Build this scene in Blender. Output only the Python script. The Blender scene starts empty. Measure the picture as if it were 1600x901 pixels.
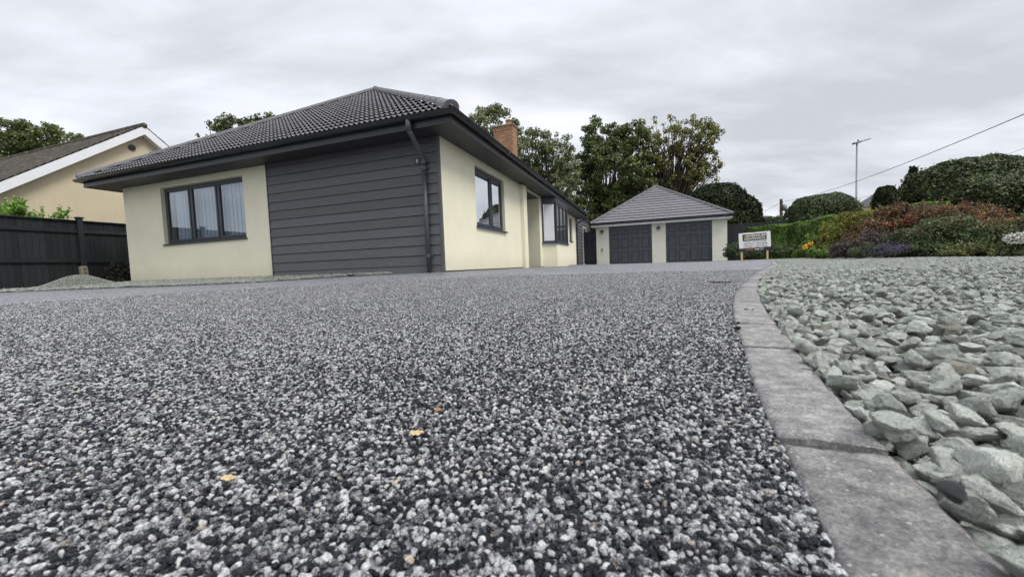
import bpy, bmesh, math, random
import numpy as np
from mathutils import Vector, Matrix, Euler
R = math.radians
SC = bpy.context.scene
COL = SC.collection
rnd = random.Random(7)
rs = np.random.RandomState(11)

# ------------------------------------------------------------------ camera
FPX = 608.0
FW = np.array([0.0, 0.99843719, -0.05588546])
RT = np.array([0.99924636, -0.00216928, -0.03875584])
UP = np.array([0.0388165, 0.05584334, 0.99768472])
cam = bpy.data.cameras.new('camera')
cam.sensor_width = 36.0
cam.lens = FPX / 1600.0 * 36.0
cam.clip_start = 0.02
cam.clip_end = 2000.0
cam.dof.use_dof = True
cam.dof.focus_distance = 1.1
cam.dof.aperture_fstop = 17.0
camo = bpy.data.objects.new('camera', cam)
COL.objects.link(camo)
m = Matrix.Identity(4)
for i in range(3):
    m[i][0] = RT[i]; m[i][1] = UP[i]; m[i][2] = -FW[i]
camo.matrix_world = m
SC.camera = camo

# ------------------------------------------------------------------ world, sun, exposure
SUN_EL, SUN_AZ = R(52), R(128)          # azimuth clockwise from +Y
w = bpy.data.worlds.new('World'); SC.world = w; w.use_nodes = True
nt = w.node_tree; nt.nodes.clear()
def N(nt, t, **k):
    n = nt.nodes.new(t)
    for a, b in k.items():
        if a.startswith('i_'):
            n.inputs[int(a[2:])].default_value = b
        else:
            setattr(n, a, b)
    return n
L = lambda nt, a, b: nt.links.new(a, b)
def ramp(nt, stops, interp='LINEAR'):
    n = nt.nodes.new('ShaderNodeValToRGB'); cr = n.color_ramp; cr.interpolation = interp
    while len(cr.elements) < len(stops): cr.elements.new(0.5)
    for e, (p, c) in zip(cr.elements, stops):
        e.position = p; e.color = (c[0], c[1], c[2], 1) if len(c) == 3 else c
    return n
def mathn(nt, op, a, b=None, clamp=False):
    n = nt.nodes.new('ShaderNodeMath'); n.operation = op; n.use_clamp = clamp
    for i, v in enumerate((a, b)):
        if v is None: continue
        if isinstance(v, (int, float)): n.inputs[i].default_value = v
        else: nt.links.new(v, n.inputs[i])
    return n.outputs[0]
sky = N(nt, 'ShaderNodeTexSky', sky_type='NISHITA'); sky.sun_disc = False
sky.sun_elevation = SUN_EL; sky.sun_rotation = SUN_AZ
bg1 = N(nt, 'ShaderNodeBackground'); bg1.inputs[1].default_value = 0.08
L(nt, sky.outputs[0], bg1.inputs[0])
tc = N(nt, 'ShaderNodeTexCoord'); sep = N(nt, 'ShaderNodeSeparateXYZ'); L(nt, tc.outputs['Generated'], sep.inputs[0])
zz = mathn(nt, 'MAXIMUM', sep.outputs[2], 0.0)
den = mathn(nt, 'ADD', zz, 0.22)
cx = mathn(nt, 'DIVIDE', sep.outputs[0], den); cy = mathn(nt, 'DIVIDE', sep.outputs[1], den)
cmb = N(nt, 'ShaderNodeCombineXYZ'); L(nt, cx, cmb.inputs[0]); L(nt, cy, cmb.inputs[1])
mp = N(nt, 'ShaderNodeMapping'); L(nt, cmb.outputs[0], mp.inputs[0])
mp.inputs['Rotation'].default_value = (0, 0, R(-28)); mp.inputs['Scale'].default_value = (0.7, 1.5, 1); mp.inputs['Location'].default_value = (20.3, 8.2, 0.4)
n1 = N(nt, 'ShaderNodeTexNoise'); n1.inputs['Scale'].default_value = 0.7; n1.inputs['Detail'].default_value = 7; n1.inputs['Roughness'].default_value = 0.5; n1.inputs['Distortion'].default_value = 0.35
n2 = N(nt, 'ShaderNodeTexNoise'); n2.inputs['Scale'].default_value = 2.6; n2.inputs['Detail'].default_value = 6; n2.inputs['Roughness'].default_value = 0.55; n2.inputs['Distortion'].default_value = 0.3
L(nt, mp.outputs[0], n1.inputs['Vector']); L(nt, mp.outputs[0], n2.inputs['Vector'])
mx = mathn(nt, 'ADD', mathn(nt, 'MULTIPLY', n1.outputs[0], 0.72), mathn(nt, 'MULTIPLY', n2.outputs[0], 0.28))
cr = ramp(nt, [(0.38, (0.435, 0.452, 0.488)), (0.46, (0.54, 0.558, 0.60)), (0.53, (0.655, 0.675, 0.735)), (0.60, (0.715, 0.735, 0.80)), (0.70, (0.76, 0.78, 0.845))])
L(nt, mx, cr.inputs[0])
# an overcast sky brightens towards the zenith
zb = N(nt, 'ShaderNodeMapRange', interpolation_type='SMOOTHSTEP'); zb.inputs['From Min'].default_value = 0.5; zb.inputs['From Max'].default_value = 1.0
zb.inputs['To Min'].default_value = 1.0; zb.inputs['To Max'].default_value = 2.0
L(nt, sep.outputs[2], zb.inputs[0])
bg2 = N(nt, 'ShaderNodeBackground'); L(nt, cr.outputs[0], bg2.inputs[0])
L(nt, mathn(nt, 'MULTIPLY', zb.outputs[0], 0.98), bg2.inputs[1])
ms = N(nt, 'ShaderNodeMixShader'); ms.inputs[0].default_value = 0.95
L(nt, bg1.outputs[0], ms.inputs[1]); L(nt, bg2.outputs[0], ms.inputs[2])
wo = N(nt, 'ShaderNodeOutputWorld'); L(nt, ms.outputs[0], wo.inputs[0])

sl = bpy.data.lights.new('sun', 'SUN'); sl.energy = 1.5; sl.angle = R(22); sl.color = (1.0, 0.96, 0.90)
so = bpy.data.objects.new('sun', sl); COL.objects.link(so)
sd = Vector((math.sin(SUN_AZ) * math.cos(SUN_EL), math.cos(SUN_AZ) * math.cos(SUN_EL), math.sin(SUN_EL)))
so.rotation_euler = sd.to_track_quat('Z', 'Y').to_euler(); so.location = (5, -5, 20)
SC.view_settings.view_transform = 'Standard'; SC.view_settings.look = 'None'
SC.view_settings.exposure = 0.60; SC.view_settings.gamma = 1.0
SC.render.engine = 'CYCLES'
SC.cycles.max_bounces = 6; SC.cycles.diffuse_bounces = 3; SC.cycles.glossy_bounces = 3; SC.cycles.transparent_max_bounces = 12
SC.cycles.caustics_reflective = False; SC.cycles.caustics_refractive = False
SC.cycles.use_denoising = True

# ------------------------------------------------------------------ materials
MATS = {}
def mat(name, col, rough=0.6, spec=0.5, noise=None, bump=None, metal=0.0, rand=0.0, coat=0.0):
    """col (linear) ; noise=(scale, amount[, stretch]) colour grain ; bump=(scale, strength, dist[, stretch]) ; rand: per object value change"""
    if name in MATS: return MATS[name]
    M = bpy.data.materials.new(name); M.use_nodes = True; t = M.node_tree; b = t.nodes['Principled BSDF']
    b.inputs['Roughness'].default_value = rough; b.inputs['Specular IOR Level'].default_value = spec
    b.inputs['Metallic'].default_value = metal; b.inputs['Coat Weight'].default_value = coat
    b.inputs['Base Color'].default_value = (*col, 1)
    tcn = N(t, 'ShaderNodeTexCoord'); out = None
    if noise or rand:
        rgb = N(t, 'ShaderNodeRGB'); rgb.outputs[0].default_value = (*col, 1)
        hsv = N(t, 'ShaderNodeHueSaturation'); L(t, rgb.outputs[0], hsv.inputs['Color'])
        val = None
        if noise:
            mpn = N(t, 'ShaderNodeMapping'); mpn.inputs['Scale'].default_value = noise[2] if len(noise) > 2 else (1, 1, 1)
            L(t, tcn.outputs['Object'], mpn.inputs[0])
            nn = N(t, 'ShaderNodeTexNoise'); nn.inputs['Scale'].default_value = noise[0]; nn.inputs['Detail'].default_value = 6; nn.inputs['Roughness'].default_value = 0.65
            L(t, mpn.outputs[0], nn.inputs['Vector'])
            mr = N(t, 'ShaderNodeMapRange'); mr.inputs['From Min'].default_value = 0.3; mr.inputs['From Max'].default_value = 0.7
            mr.inputs['To Min'].default_value = 1 - noise[1]; mr.inputs['To Max'].default_value = 1 + noise[1]
            L(t, nn.outputs[0], mr.inputs[0]); val = mr.outputs[0]
        if rand:
            oi = N(t, 'ShaderNodeObjectInfo')
            r2 = mathn(t, 'ADD', mathn(t, 'MULTIPLY', oi.outputs['Random'], 2 * rand), 1 - rand)
            val = r2 if val is None else mathn(t, 'MULTIPLY', val, r2)
        L(t, val, hsv.inputs['Value']); L(t, hsv.outputs[0], b.inputs['Base Color'])
    if bump:
        mpn = N(t, 'ShaderNodeMapping'); mpn.inputs['Scale'].default_value = bump[3] if len(bump) > 3 else (1, 1, 1)
        L(t, tcn.outputs['Object'], mpn.inputs[0])
        nn = N(t, 'ShaderNodeTexNoise'); nn.inputs['Scale'].default_value = bump[0]; nn.inputs['Detail'].default_value = 5; nn.inputs['Roughness'].default_value = 0.6
        L(t, mpn.outputs[0], nn.inputs['Vector'])
        bp = N(t, 'ShaderNodeBump'); bp.inputs['Strength'].default_value = bump[1]; bp.inputs['Distance'].default_value = bump[2]
        L(t, nn.outputs[0], bp.inputs['Height']); L(t, bp.outputs[0], b.inputs['Normal'])
    MATS[name] = M
    return M

def render_wall(name, col, dirt=0.05):
    M = mat(name, col, 0.88, 0.2, (1.3, 0.05), (170, 0.6, 0.005)); t = M.node_tree; b = t.nodes['Principled BSDF']; src = b.inputs['Base Color'].links[0].from_socket
    tcn = N(t, 'ShaderNodeTexCoord'); mpn = N(t, 'ShaderNodeMapping'); mpn.inputs['Scale'].default_value = (5, 5, .35); L(t, tcn.outputs['Object'], mpn.inputs[0])
    n = N(t, 'ShaderNodeTexNoise'); n.inputs['Scale'].default_value = 1.0; n.inputs['Detail'].default_value = 6; n.inputs['Roughness'].default_value = .7; L(t, mpn.outputs[0], n.inputs['Vector'])
    sp = N(t, 'ShaderNodeSeparateXYZ'); L(t, tcn.outputs['Object'], sp.inputs[0])
    n4 = N(t, 'ShaderNodeTexNoise'); n4.inputs['Scale'].default_value = 7; n4.inputs['Detail'].default_value = 7; L(t, tcn.outputs['Object'], n4.inputs['Vector'])
    lo = N(t, 'ShaderNodeMapRange'); lo.inputs['From Min'].default_value = .30; lo.inputs['From Max'].default_value = 0; lo.inputs['To Max'].default_value = .35; L(t, mathn(t, 'SUBTRACT', sp.outputs[2], mathn(t, 'MULTIPLY', n4.outputs[0], .16)), lo.inputs[0])
    st = N(t, 'ShaderNodeMapRange'); st.inputs['From Min'].default_value = .50; st.inputs['From Max'].default_value = .75; st.inputs['To Max'].default_value = dirt; L(t, n.outputs[0], st.inputs[0])
    mc = N(t, 'ShaderNodeMix', data_type='RGBA'); L(t, mathn(t, 'ADD', lo.outputs[0], st.outputs[0], True), mc.inputs[0]); L(t, src, mc.inputs[6]); mc.inputs[7].default_value = (col[0] * .66, col[1] * .62, col[2] * .58, 1); L(t, mc.outputs[2], b.inputs['Base Color'])
    return M
CREAM = render_wall('cream_render', (0.80, 0.765, 0.585))
CREAM2 = mat('garage_paint', (0.66, 0.64, 0.51), 0.8, 0.2, (3.0, 0.05))
NBWALL = render_wall('neighbour_render', (0.60, 0.52, 0.37), .18)
CLAD = mat('grey_cladding', (0.100, 0.100, 0.104), 0.55, 0.45, (9, 0.24, (0.45, 8, 16)), (16, 0.7, 0.005, (0.5, 14, 26)), rand=0.11)
ANTH = mat('anthracite_upvc', (0.045, 0.05, 0.057), 0.42, 0.5, (4, 0.06))
FASC = mat('dark_fascia', (0.030, 0.031, 0.033), 0.38, 0.5, (3, 0.08))
SOFF = mat('dark_soffit', (0.042, 0.042, 0.043), 0.5, 0.35, (3, 0.08))
GUTT = mat('dark_gutter', (0.022, 0.026, 0.029), 0.3, 0.5, (6, 0.12))
SKYSILL = mat('sky_tinted_sill', (0.03, 0.042, 0.10), 0.35, 0.5)  # blue of the reflected sky put into the sill colour
TILE = mat('roof_tile', (0.125, 0.121, 0.131), 0.6, 0.5, (22, 0.22), (180, 0.4, 0.003), rand=0.12)
HIPT = mat('hip_tile', (0.125, 0.123, 0.128), 0.75, 0.3, (14, 0.30), (120, 0.5, 0.004), rand=0.1)
GTILE = mat('garage_tile', (0.155, 0.150, 0.163), 0.65, 0.4, (9, 0.15), rand=0.08)
WHITE = mat('white_upvc', (0.78, 0.79, 0.80), 0.35, 0.5, (5, 0.04))
DOORM = mat('garage_door_paint', (0.046, 0.054, 0.064), 0.30, 0.5, (5, 0.05))
BLACKM = mat('black_metal', (0.012, 0.012, 0.013), 0.4, 0.5)
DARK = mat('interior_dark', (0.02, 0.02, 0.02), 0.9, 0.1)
BLIND = mat('blind_fabric', (0.56, 0.62, 0.72), 0.8, 0.2)
PALEBACK = mat('pale_pane_backing', (0.68, 0.71, 0.73), 0.9, 0.1, (9, 0.06, (8, 8, 0.4)))  # pale sheet colour, adds brightness behind sky-reflecting panes
FENCEM = mat('painted_fence_board', (0.014, 0.018, 0.019), 0.72, 0.35, (8, 0.5, (8, 8, 0.8)), (12, 0.5, 0.004, (10, 10, 0.6)), rand=0.3)
CONC = mat('old_concrete', (0.27, 0.24, 0.18), 0.9, 0.2, (20, 0.3), (60, 0.6, 0.01))
BRICK = mat('orange_brick', (0.40, 0.235, 0.14), 0.85, 0.2, (30, 0.28), (90, 0.5, 0.003), rand=0.22)
MORTAR = mat('mortar', (0.30, 0.22, 0.15), 0.9, 0.1, (40, 0.15))
CLAY = mat('clay_pot', (0.36, 0.19, 0.10), 0.75, 0.3, (12, 0.25))
SOIL = mat('garden_soil', (0.045, 0.033, 0.022), 0.95, 0.1, (6, 0.4), (20, 0.8, 0.03))
GRASSY = mat('ground_earth', (0.07, 0.075, 0.045), 0.95, 0.1, (0.6, 0.3), (3, 0.5, 0.05))
BARK = mat('bark', (0.055, 0.045, 0.035), 0.9, 0.1, (6, 0.35, (1, 1, 0.3)))
STEEL = mat('galvanised_steel', (0.22, 0.23, 0.24), 0.5, 0.4, (3, 0.1), metal=0.4)
POLEW = mat('tarred_pole', (0.05, 0.04, 0.035), 0.9, 0.1, (3, 0.3))
TIMBER = mat('pale_timber', (0.55, 0.44, 0.26), 0.75, 0.2, (6, 0.2, (6, 6, 0.6)))
SIGNW = mat('sign_white', (0.80, 0.81, 0.80), 0.35, 0.5, (4, 0.03))
SIGNB = mat('sign_brown', (0.055, 0.038, 0.022), 0.4, 0.5)
SIGNK = mat('sign_black', (0.022, 0.022, 0.024), 0.4, 0.5)
GOLD = mat('sign_gold_print', (0.56, 0.38, 0.14), 0.5, 0.4)
PALE = mat('sign_pale_print', (0.75, 0.72, 0.66), 0.5, 0.4)
PRINT = mat('sign_black_print', (0.05, 0.05, 0.055), 0.5, 0.3)
ORANGEP = mat('sign_orange_print', (0.55, 0.17, 0.05), 0.5, 0.3)

def glass(name, tint=(0.9, 0.95, 1.0), ior=2.3, base=0.06):
    M = bpy.data.materials.new(name); M.use_nodes = True; t = M.node_tree; t.nodes.clear()
    g = N(t, 'ShaderNodeBsdfGlossy'); g.inputs['Roughness'].default_value = 0.01; g.inputs['Color'].default_value = (*tint, 1)
    tr = N(t, 'ShaderNodeBsdfTransparent'); tr.inputs[0].default_value = (0.82, 0.86, 0.87, 1)
    lw = N(t, 'ShaderNodeLayerWeight'); lw.inputs[0].default_value = 0.5
    fac = mathn(t, 'ADD', mathn(t, 'MULTIPLY', mathn(t, 'POWER', lw.outputs['Facing'], ior), 1 - base), base, True)
    mxs = N(t, 'ShaderNodeMixShader'); L(t, fac, mxs.inputs[0]); L(t, tr.outputs[0], mxs.inputs[1]); L(t, g.outputs[0], mxs.inputs[2])
    tcn = N(t, 'ShaderNodeTexCoord'); nn = N(t, 'ShaderNodeTexNoise'); nn.inputs['Scale'].default_value = 1.3; L(t, tcn.outputs['Object'], nn.inputs['Vector'])
    bp = N(t, 'ShaderNodeBump'); bp.inputs['Strength'].default_value = 0.06; bp.inputs['Distance'].default_value = 0.02; L(t, nn.outputs[0], bp.inputs['Height']); L(t, bp.outputs[0], g.inputs['Normal'])
    o = N(t, 'ShaderNodeOutputMaterial'); L(t, mxs.outputs[0], o.inputs[0])
    return M
GLASS = glass('window_glass', (0.86, 0.93, 1.0), 3.0, 0.20)
GLASS2 = glass('side_window_glass', (0.95, 0.98, 1.0), 1.8, 0.60)

def leafmat(name, cols, rough=0.5, transl=0.3, spec=0.35, nsc=1.1):
    """per-leaf colour picked from cols (pos, colour) by random-per-island"""
    M = bpy.data.materials.new(name); M.use_nodes = True; t = M.node_tree; b = t.nodes['Principled BSDF']; o = t.nodes['Material Output']
    ge = N(t, 'ShaderNodeNewGeometry'); cr = ramp(t, cols); L(t, ge.outputs['Random Per Island'], cr.inputs[0])
    tcn = N(t, 'ShaderNodeTexCoord'); nz = N(t, 'ShaderNodeTexNoise'); nz.inputs['Scale'].default_value = nsc; nz.inputs['Detail'].default_value = 3; L(t, tcn.outputs['Object'], nz.inputs['Vector'])
    mr = N(t, 'ShaderNodeMapRange'); mr.inputs['From Min'].default_value = .35; mr.inputs['From Max'].default_value = .65; mr.inputs['To Min'].default_value = .68; mr.inputs['To Max'].default_value = 1.4; L(t, nz.outputs[0], mr.inputs[0])
    hs = N(t, 'ShaderNodeHueSaturation'); L(t, cr.outputs[0], hs.inputs['Color']); L(t, mr.outputs[0], hs.inputs['Value'])
    if name != 'x': L(t, mathn(t, 'ADD', mathn(t, 'MULTIPLY', nz.outputs[0], .06), .47), hs.inputs['Hue'])
    L(t, hs.outputs[0], b.inputs['Base Color']); b.inputs['Roughness'].default_value = rough; b.inputs['Specular IOR Level'].default_value = spec
    tl = N(t, 'ShaderNodeBsdfTranslucent'); L(t, hs.outputs[0], tl.inputs[0])
    mxs = N(t, 'ShaderNodeMixShader'); mxs.inputs[0].default_value = transl
    L(t, b.outputs[0], mxs.inputs[1]); L(t, tl.outputs[0], mxs.inputs[2]); L(t, mxs.outputs[0], o.inputs[0])
    return M

# ------------------------------------------------------------------ helpers
def tag(o, label=None, cat=None, group=None, kind=None):
    if label: o['label'] = label
    if cat: o['category'] = cat
    if group: o['group'] = group
    if kind: o['kind'] = kind
    return o
def empty(name, loc=(0, 0, 0), rz=0.0):
    o = bpy.data.objects.new(name, None); COL.objects.link(o); o.location = loc; o.rotation_euler = (0, 0, rz); o.empty_display_size = 0.2
    return o
class MB:
    def __init__(s): s.v = []; s.f = []; s.mi = []
    def quad(s, a, b, c, d, m=0):
        i = len(s.v); s.v += [a, b, c, d]; s.f.append((i, i + 1, i + 2, i + 3)); s.mi.append(m)
    def poly(s, pts, m=0):
        i = len(s.v); s.v += list(pts); s.f.append(tuple(range(i, i + len(pts)))); s.mi.append(m)
    def box(s, x0, x1, y0, y1, z0, z1, M=None, bev=0.0, m=0):
        if x1 < x0: x0, x1 = x1, x0
        if y1 < y0: y0, y1 = y1, y0
        if z1 < z0: z0, z1 = z1, z0
        P = []
        if bev <= 0:
            P = [(x, y, z) for z in (z0, z1) for y in (y0, y1) for x in (x0, x1)]
            F = [(0, 2, 3, 1), (4, 5, 7, 6), (0, 1, 5, 4), (2, 6, 7, 3), (0, 4, 6, 2), (1, 3, 7, 5)]
        else:
            b = bev; P = []; idx = {}
            for sx in (0, 1):
                for sy in (0, 1):
                    for sz in (0, 1):
                        X = (x0, x1)[sx]; Y = (y0, y1)[sy]; Z = (z0, z1)[sz]
                        ix = X + b * (1 - 2 * sx); iy = Y + b * (1 - 2 * sy); iz = Z + b * (1 - 2 * sz)
                        for ax, p in (('x', (X, iy, iz)), ('y', (ix, Y, iz)), ('z', (ix, iy, Z))):
                            idx[(sx, sy, sz, ax)] = len(P); P.append(p)
            F = []
            g = lambda a, b_, c, ax: idx[(a, b_, c, ax)]
            F += [(g(0, 0, 0, 'x'), g(0, 0, 1, 'x'), g(0, 1, 1, 'x'), g(0, 1, 0, 'x')), (g(1, 0, 0, 'x'), g(1, 1, 0, 'x'), g(1, 1, 1, 'x'), g(1, 0, 1, 'x')),
                  (g(0, 0, 0, 'y'), g(1, 0, 0, 'y'), g(1, 0, 1, 'y'), g(0, 0, 1, 'y')), (g(0, 1, 0, 'y'), g(0, 1, 1, 'y'), g(1, 1, 1, 'y'), g(1, 1, 0, 'y')),
                  (g(0, 0, 0, 'z'), g(0, 1, 0, 'z'), g(1, 1, 0, 'z'), g(1, 0, 0, 'z')), (g(0, 0, 1, 'z'), g(1, 0, 1, 'z'), g(1, 1, 1, 'z'), g(0, 1, 1, 'z'))]
            for a in (0, 1):
                for b_ in (0, 1):
                    F.append((g(0, a, b_, 'y'), g(1, a, b_, 'y'), g(1, a, b_, 'z'), g(0, a, b_, 'z')))
                    F.append((g(a, 0, b_, 'x'), g(a, 1, b_, 'x'), g(a, 1, b_, 'z'), g(a, 0, b_, 'z')))
                    F.append((g(a, b_, 0, 'x'), g(a, b_, 1, 'x'), g(a, b_, 1, 'y'), g(a, b_, 0, 'y')))
                    for c in (0, 1): F.append((g(a, b_, c, 'x'), g(a, b_, c, 'y'), g(a, b_, c, 'z')))
        if M is not None: P = [tuple(M @ Vector(p)) for p in P]
        i = len(s.v); s.v += P; s.f += [tuple(i + k for k in f) for f in F]; s.mi += [m] * len(F)
    def tube(s, pts, rad, n=8, cap=True, m=0):
        pts = [Vector(p) for p in pts]; rr = rad if isinstance(rad, (list, tuple)) else [rad] * len(pts)
        base = len(s.v); prev = None
        for k, p in enumerate(pts):
            d = (pts[min(k + 1, len(pts) - 1)] - pts[max(k - 1, 0)]).normalized()
            if prev is None:
                a = Vector((0, 0, 1)) if abs(d.z) < 0.9 else Vector((1, 0, 0)); X = d.cross(a).normalized()
            else:
                X = (prev - d * prev.dot(d)).normalized()
            prev = X; Y = d.cross(X)
            for j in range(n):
                t = 2 * math.pi * j / n; s.v.append(tuple(p + (X * math.cos(t) + Y * math.sin(t)) * rr[k]))
        for k in range(len(pts) - 1):
            for j in range(n):
                a = base + k * n + j; b = base + k * n + (j + 1) % n; s.f.append((a, b, b + n, a + n)); s.mi.append(m)
        if cap:
            s.f.append(tuple(base + j for j in range(n))[::-1]); s.f.append(tuple(base + (len(pts) - 1) * n + j for j in range(n))); s.mi += [m, m]
    def lathe(s, prof, c=(0, 0, 0), n=16, m=0):
        base = len(s.v)
        for r_, z in prof:
            for j in range(n):
                t = 2 * math.pi * j / n; s.v.append((c[0] + r_ * math.cos(t), c[1] + r_ * math.sin(t), c[2] + z))
        for k in range(len(prof) - 1):
            for j in range(n):
                a = base + k * n + j; b = base + k * n + (j + 1) % n; s.f.append((a, b, b + n, a + n)); s.mi.append(m)
        s.f.append(tuple(base + (len(prof) - 1) * n + j for j in range(n))); s.mi.append(m)
    def sweep(s, prof, path, closed=False, m=0, caps=True):
        """prof: (outward, z) closed loop; path: (x,y) polyline, outward = right-hand side of travel"""
        n = len(path); P = [Vector((p[0], p[1])) for p in path]; base = len(s.v); k = len(prof)
        for i in range(n):
            if closed: d0 = (P[i] - P[i - 1]).normalized(); d1 = (P[(i + 1) % n] - P[i]).normalized()
            else:
                d0 = (P[i] - P[max(i - 1, 0)]); d1 = (P[min(i + 1, n - 1)] - P[i])
                if d0.length == 0: d0 = d1
                if d1.length == 0: d1 = d0
                d0 = d0.normalized(); d1 = d1.normalized()
            n0 = Vector((d0.y, -d0.x)); n1 = Vector((d1.y, -d1.x)); nn = (n0 + n1).normalized(); sc = 1 / max(0.3, nn.dot(n0))
            for o, z in prof: s.v.append((P[i].x + nn.x * o * sc, P[i].y + nn.y * o * sc, z))
        for i in range(n if closed else n - 1):
            for j in range(k):
                a = base + i * k + j; b = base + i * k + (j + 1) % k; i2 = (i + 1) % n
                s.f.append((a, b, base + i2 * k + (j + 1) % k, base + i2 * k + j)); s.mi.append(m)
        if not closed and caps:
            s.f.append(tuple(base + j for j in range(k))); s.f.append(tuple(base + (n - 1) * k + j for j in range(k))[::-1]); s.mi += [m, m]
    def build(s, name, mat_, parent=None, smooth=False, fixn=True, loc=None):
        me = bpy.data.meshes.new(name); me.from_pydata([tuple(v) for v in s.v], [], s.f)
        for mm in (mat_ if isinstance(mat_, (list, tuple)) else [mat_]): me.materials.append(mm)
        if any(s.mi): me.polygons.foreach_set('material_index', s.mi)
        if fixn:
            bm = bmesh.new(); bm.from_mesh(me); bmesh.ops.recalc_face_normals(bm, faces=bm.faces); bm.to_mesh(me); bm.free()
        if smooth: me.polygons.foreach_set('use_smooth', [True] * len(me.polygons))
        o = bpy.data.objects.new(name, me); COL.objects.link(o)
        if parent is not None: o.parent = parent
        if loc is not None: o.location = loc
        return o
def inst(src, name=None, parent=None, loc=(0, 0, 0), rot=(0, 0, 0), scale=(1, 1, 1)):
    o = src.copy(); COL.objects.link(o); o.parent = parent; o.location = loc; o.rotation_euler = rot; o.scale = scale
    if name: o.name = name
    return o
def npmesh(name, V, F, mats, parent=None, smooth=False):
    """V (n,3) float, F (m,k) int with constant k"""
    me = bpy.data.meshes.new(name); V = np.asarray(V, dtype=np.float32); F = np.asarray(F, dtype=np.int32); k = F.shape[1]
    me.vertices.add(len(V)); me.vertices.foreach_set('co', V.ravel())
    me.loops.add(F.size); me.loops.foreach_set('vertex_index', F.ravel())
    me.polygons.add(len(F)); me.polygons.foreach_set('loop_start', np.arange(0, F.size, k, dtype=np.int32)); me.polygons.foreach_set('loop_total', np.full(len(F), k, dtype=np.int32))
    for mm in (mats if isinstance(mats, (list, tuple)) else [mats]): me.materials.append(mm)
    me.update(calc_edges=True)
    if smooth: me.polygons.foreach_set('use_smooth', [True] * len(F))
    o = bpy.data.objects.new(name, me); COL.objects.link(o)
    if parent is not None: o.parent = parent
    return o
def wall_grid(mb, u0, u1, z0, z1, holes, thick, place, m=0):
    """wall in the (u,z) plane with rectangular holes; place(u, d, z) -> xyz, d = depth behind the outer face"""
    us = sorted({u0, u1, *[h[0] for h in holes], *[h[1] for h in holes]}); zs = sorted({z0, z1, *[h[2] for h in holes], *[h[3] for h in holes]})
    us = [u for u in us if u0 <= u <= u1]; zs = [z for z in zs if z0 <= z <= z1]
    for a, b in zip(us, us[1:]):
        for c, d in zip(zs, zs[1:]):
            if any(h[0] <= a and b <= h[1] and h[2] <= c and d <= h[3] for h in holes): continue
            mb.quad(place(a, 0, c), place(b, 0, c), place(b, 0, d), place(a, 0, d), m)
            mb.quad(place(a, thick, c), place(b, thick, c), place(b, thick, d), place(a, thick, d), m)
    for h in holes:
        a, b, c, d = h
        mb.quad(place(a, 0, c), place(b, 0, c), place(b, thick, c), place(a, thick, c), m); mb.quad(place(a, 0, d), place(b, 0, d), place(b, thick, d), place(a, thick, d), m)
        mb.quad(place(a, 0, c), place(a, thick, c), place(a, thick, d), place(a, 0, d), m); mb.quad(place(b, 0, c), place(b, thick, c), place(b, thick, d), place(b, 0, d), m)
    mb.quad(place(u0, 0, z0), place(u0, thick, z0), place(u0, thick, z1), place(u0, 0, z1), m); mb.quad(place(u1, 0, z0), place(u1, thick, z0), place(u1, thick, z1), place(u1, 0, z1), m)
def text_mesh(txt, size, name, mat_, parent, M, extrude=0.002, align='CENTER', sx=1.0, bold=0.0):
    cu = bpy.data.curves.new('lettering', 'FONT'); cu.body = txt; cu.size = size; cu.align_x = align; cu.align_y = 'CENTER'; cu.extrude = extrude; cu.offset = bold; cu.resolution_u = 3
    to = bpy.data.objects.new('lettering', cu); COL.objects.link(to)
    bpy.context.view_layer.update()
    me = bpy.data.meshes.new_from_object(to.evaluated_get(bpy.context.evaluated_depsgraph_get()))
    bpy.data.objects.remove(to); bpy.data.curves.remove(cu)
    me.transform(M @ Matrix.Diagonal((sx, 1, 1, 1))); me.materials.clear(); me.materials.append(mat_)
    o = bpy.data.objects.new(name, me); COL.objects.link(o); o.parent = parent
    return o

# ------------------------------------------------------------------ frames of reference
TH = -0.3356
C0 = Vector((-1.18171756, 7.03068663, -0.04379453))
DU = Vector((-0.94421432, 0.32933161, 0)); DV = Vector((0.32933161, 0.94421432, 0))
def HW(u, v, z=0.0): return C0 + DU * u + DV * v + Vector((0, 0, z))
def at(px, py, Y):
    """point on the sight line through a photo pixel, Y metres in front"""
    d = FW + (px - 800) / FPX * RT + (450.5 - py) / FPX * UP
    return Vector(d / d[1] * Y)
def horizon(px):
    a = (px - 800) / FPX; return 450.5 + FPX * (FW[2] + a * RT[2]) / UP[2]

# terrain heights (thin plate spline through surveyed spots)
CP = [(0, 0, -.12), (-1.5, .8, -.12), (1.2, 1, -.12), (.5, 3, -.12), (-3, 3, -.12), (-3, -1, -.12), (3, -1, -.12), (3, 3.5, -.12), (3.2, 6, -.12), (6.7, 10.1, -.12), (-6, 3, -.125), (-10, 3, -.125), (-14, 6, -.12),
      (-2.27, 7.2, -.056), (-1.18, 6.95, -.054), (.47, 11.7, -.05), (2.1, 16.4, -.052), (3.4, 20.1, -.05), (4.9, 22.3, -.13), (8.1, 21.25, -.13), (11.2, 20.1, -.13), (8, 13, -.115), (10.5, 5, -.12), (15, 8, -.11), (14, 16, -.11), (2.5, 9, -.095),
      (-9.6, 7.3, -.12), (-7.9, 7.85, -.122), (-5.35, 7.0, -.125), (-4.75, 7.7, -.112), (-3.6, 7.6, -.08), (0, -8, -.12), (8, -8, -.12), (-10, -6, -.12), (15, 0, -.12), (-16, 0, -.12)]
CPa = np.array(CP)
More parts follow.
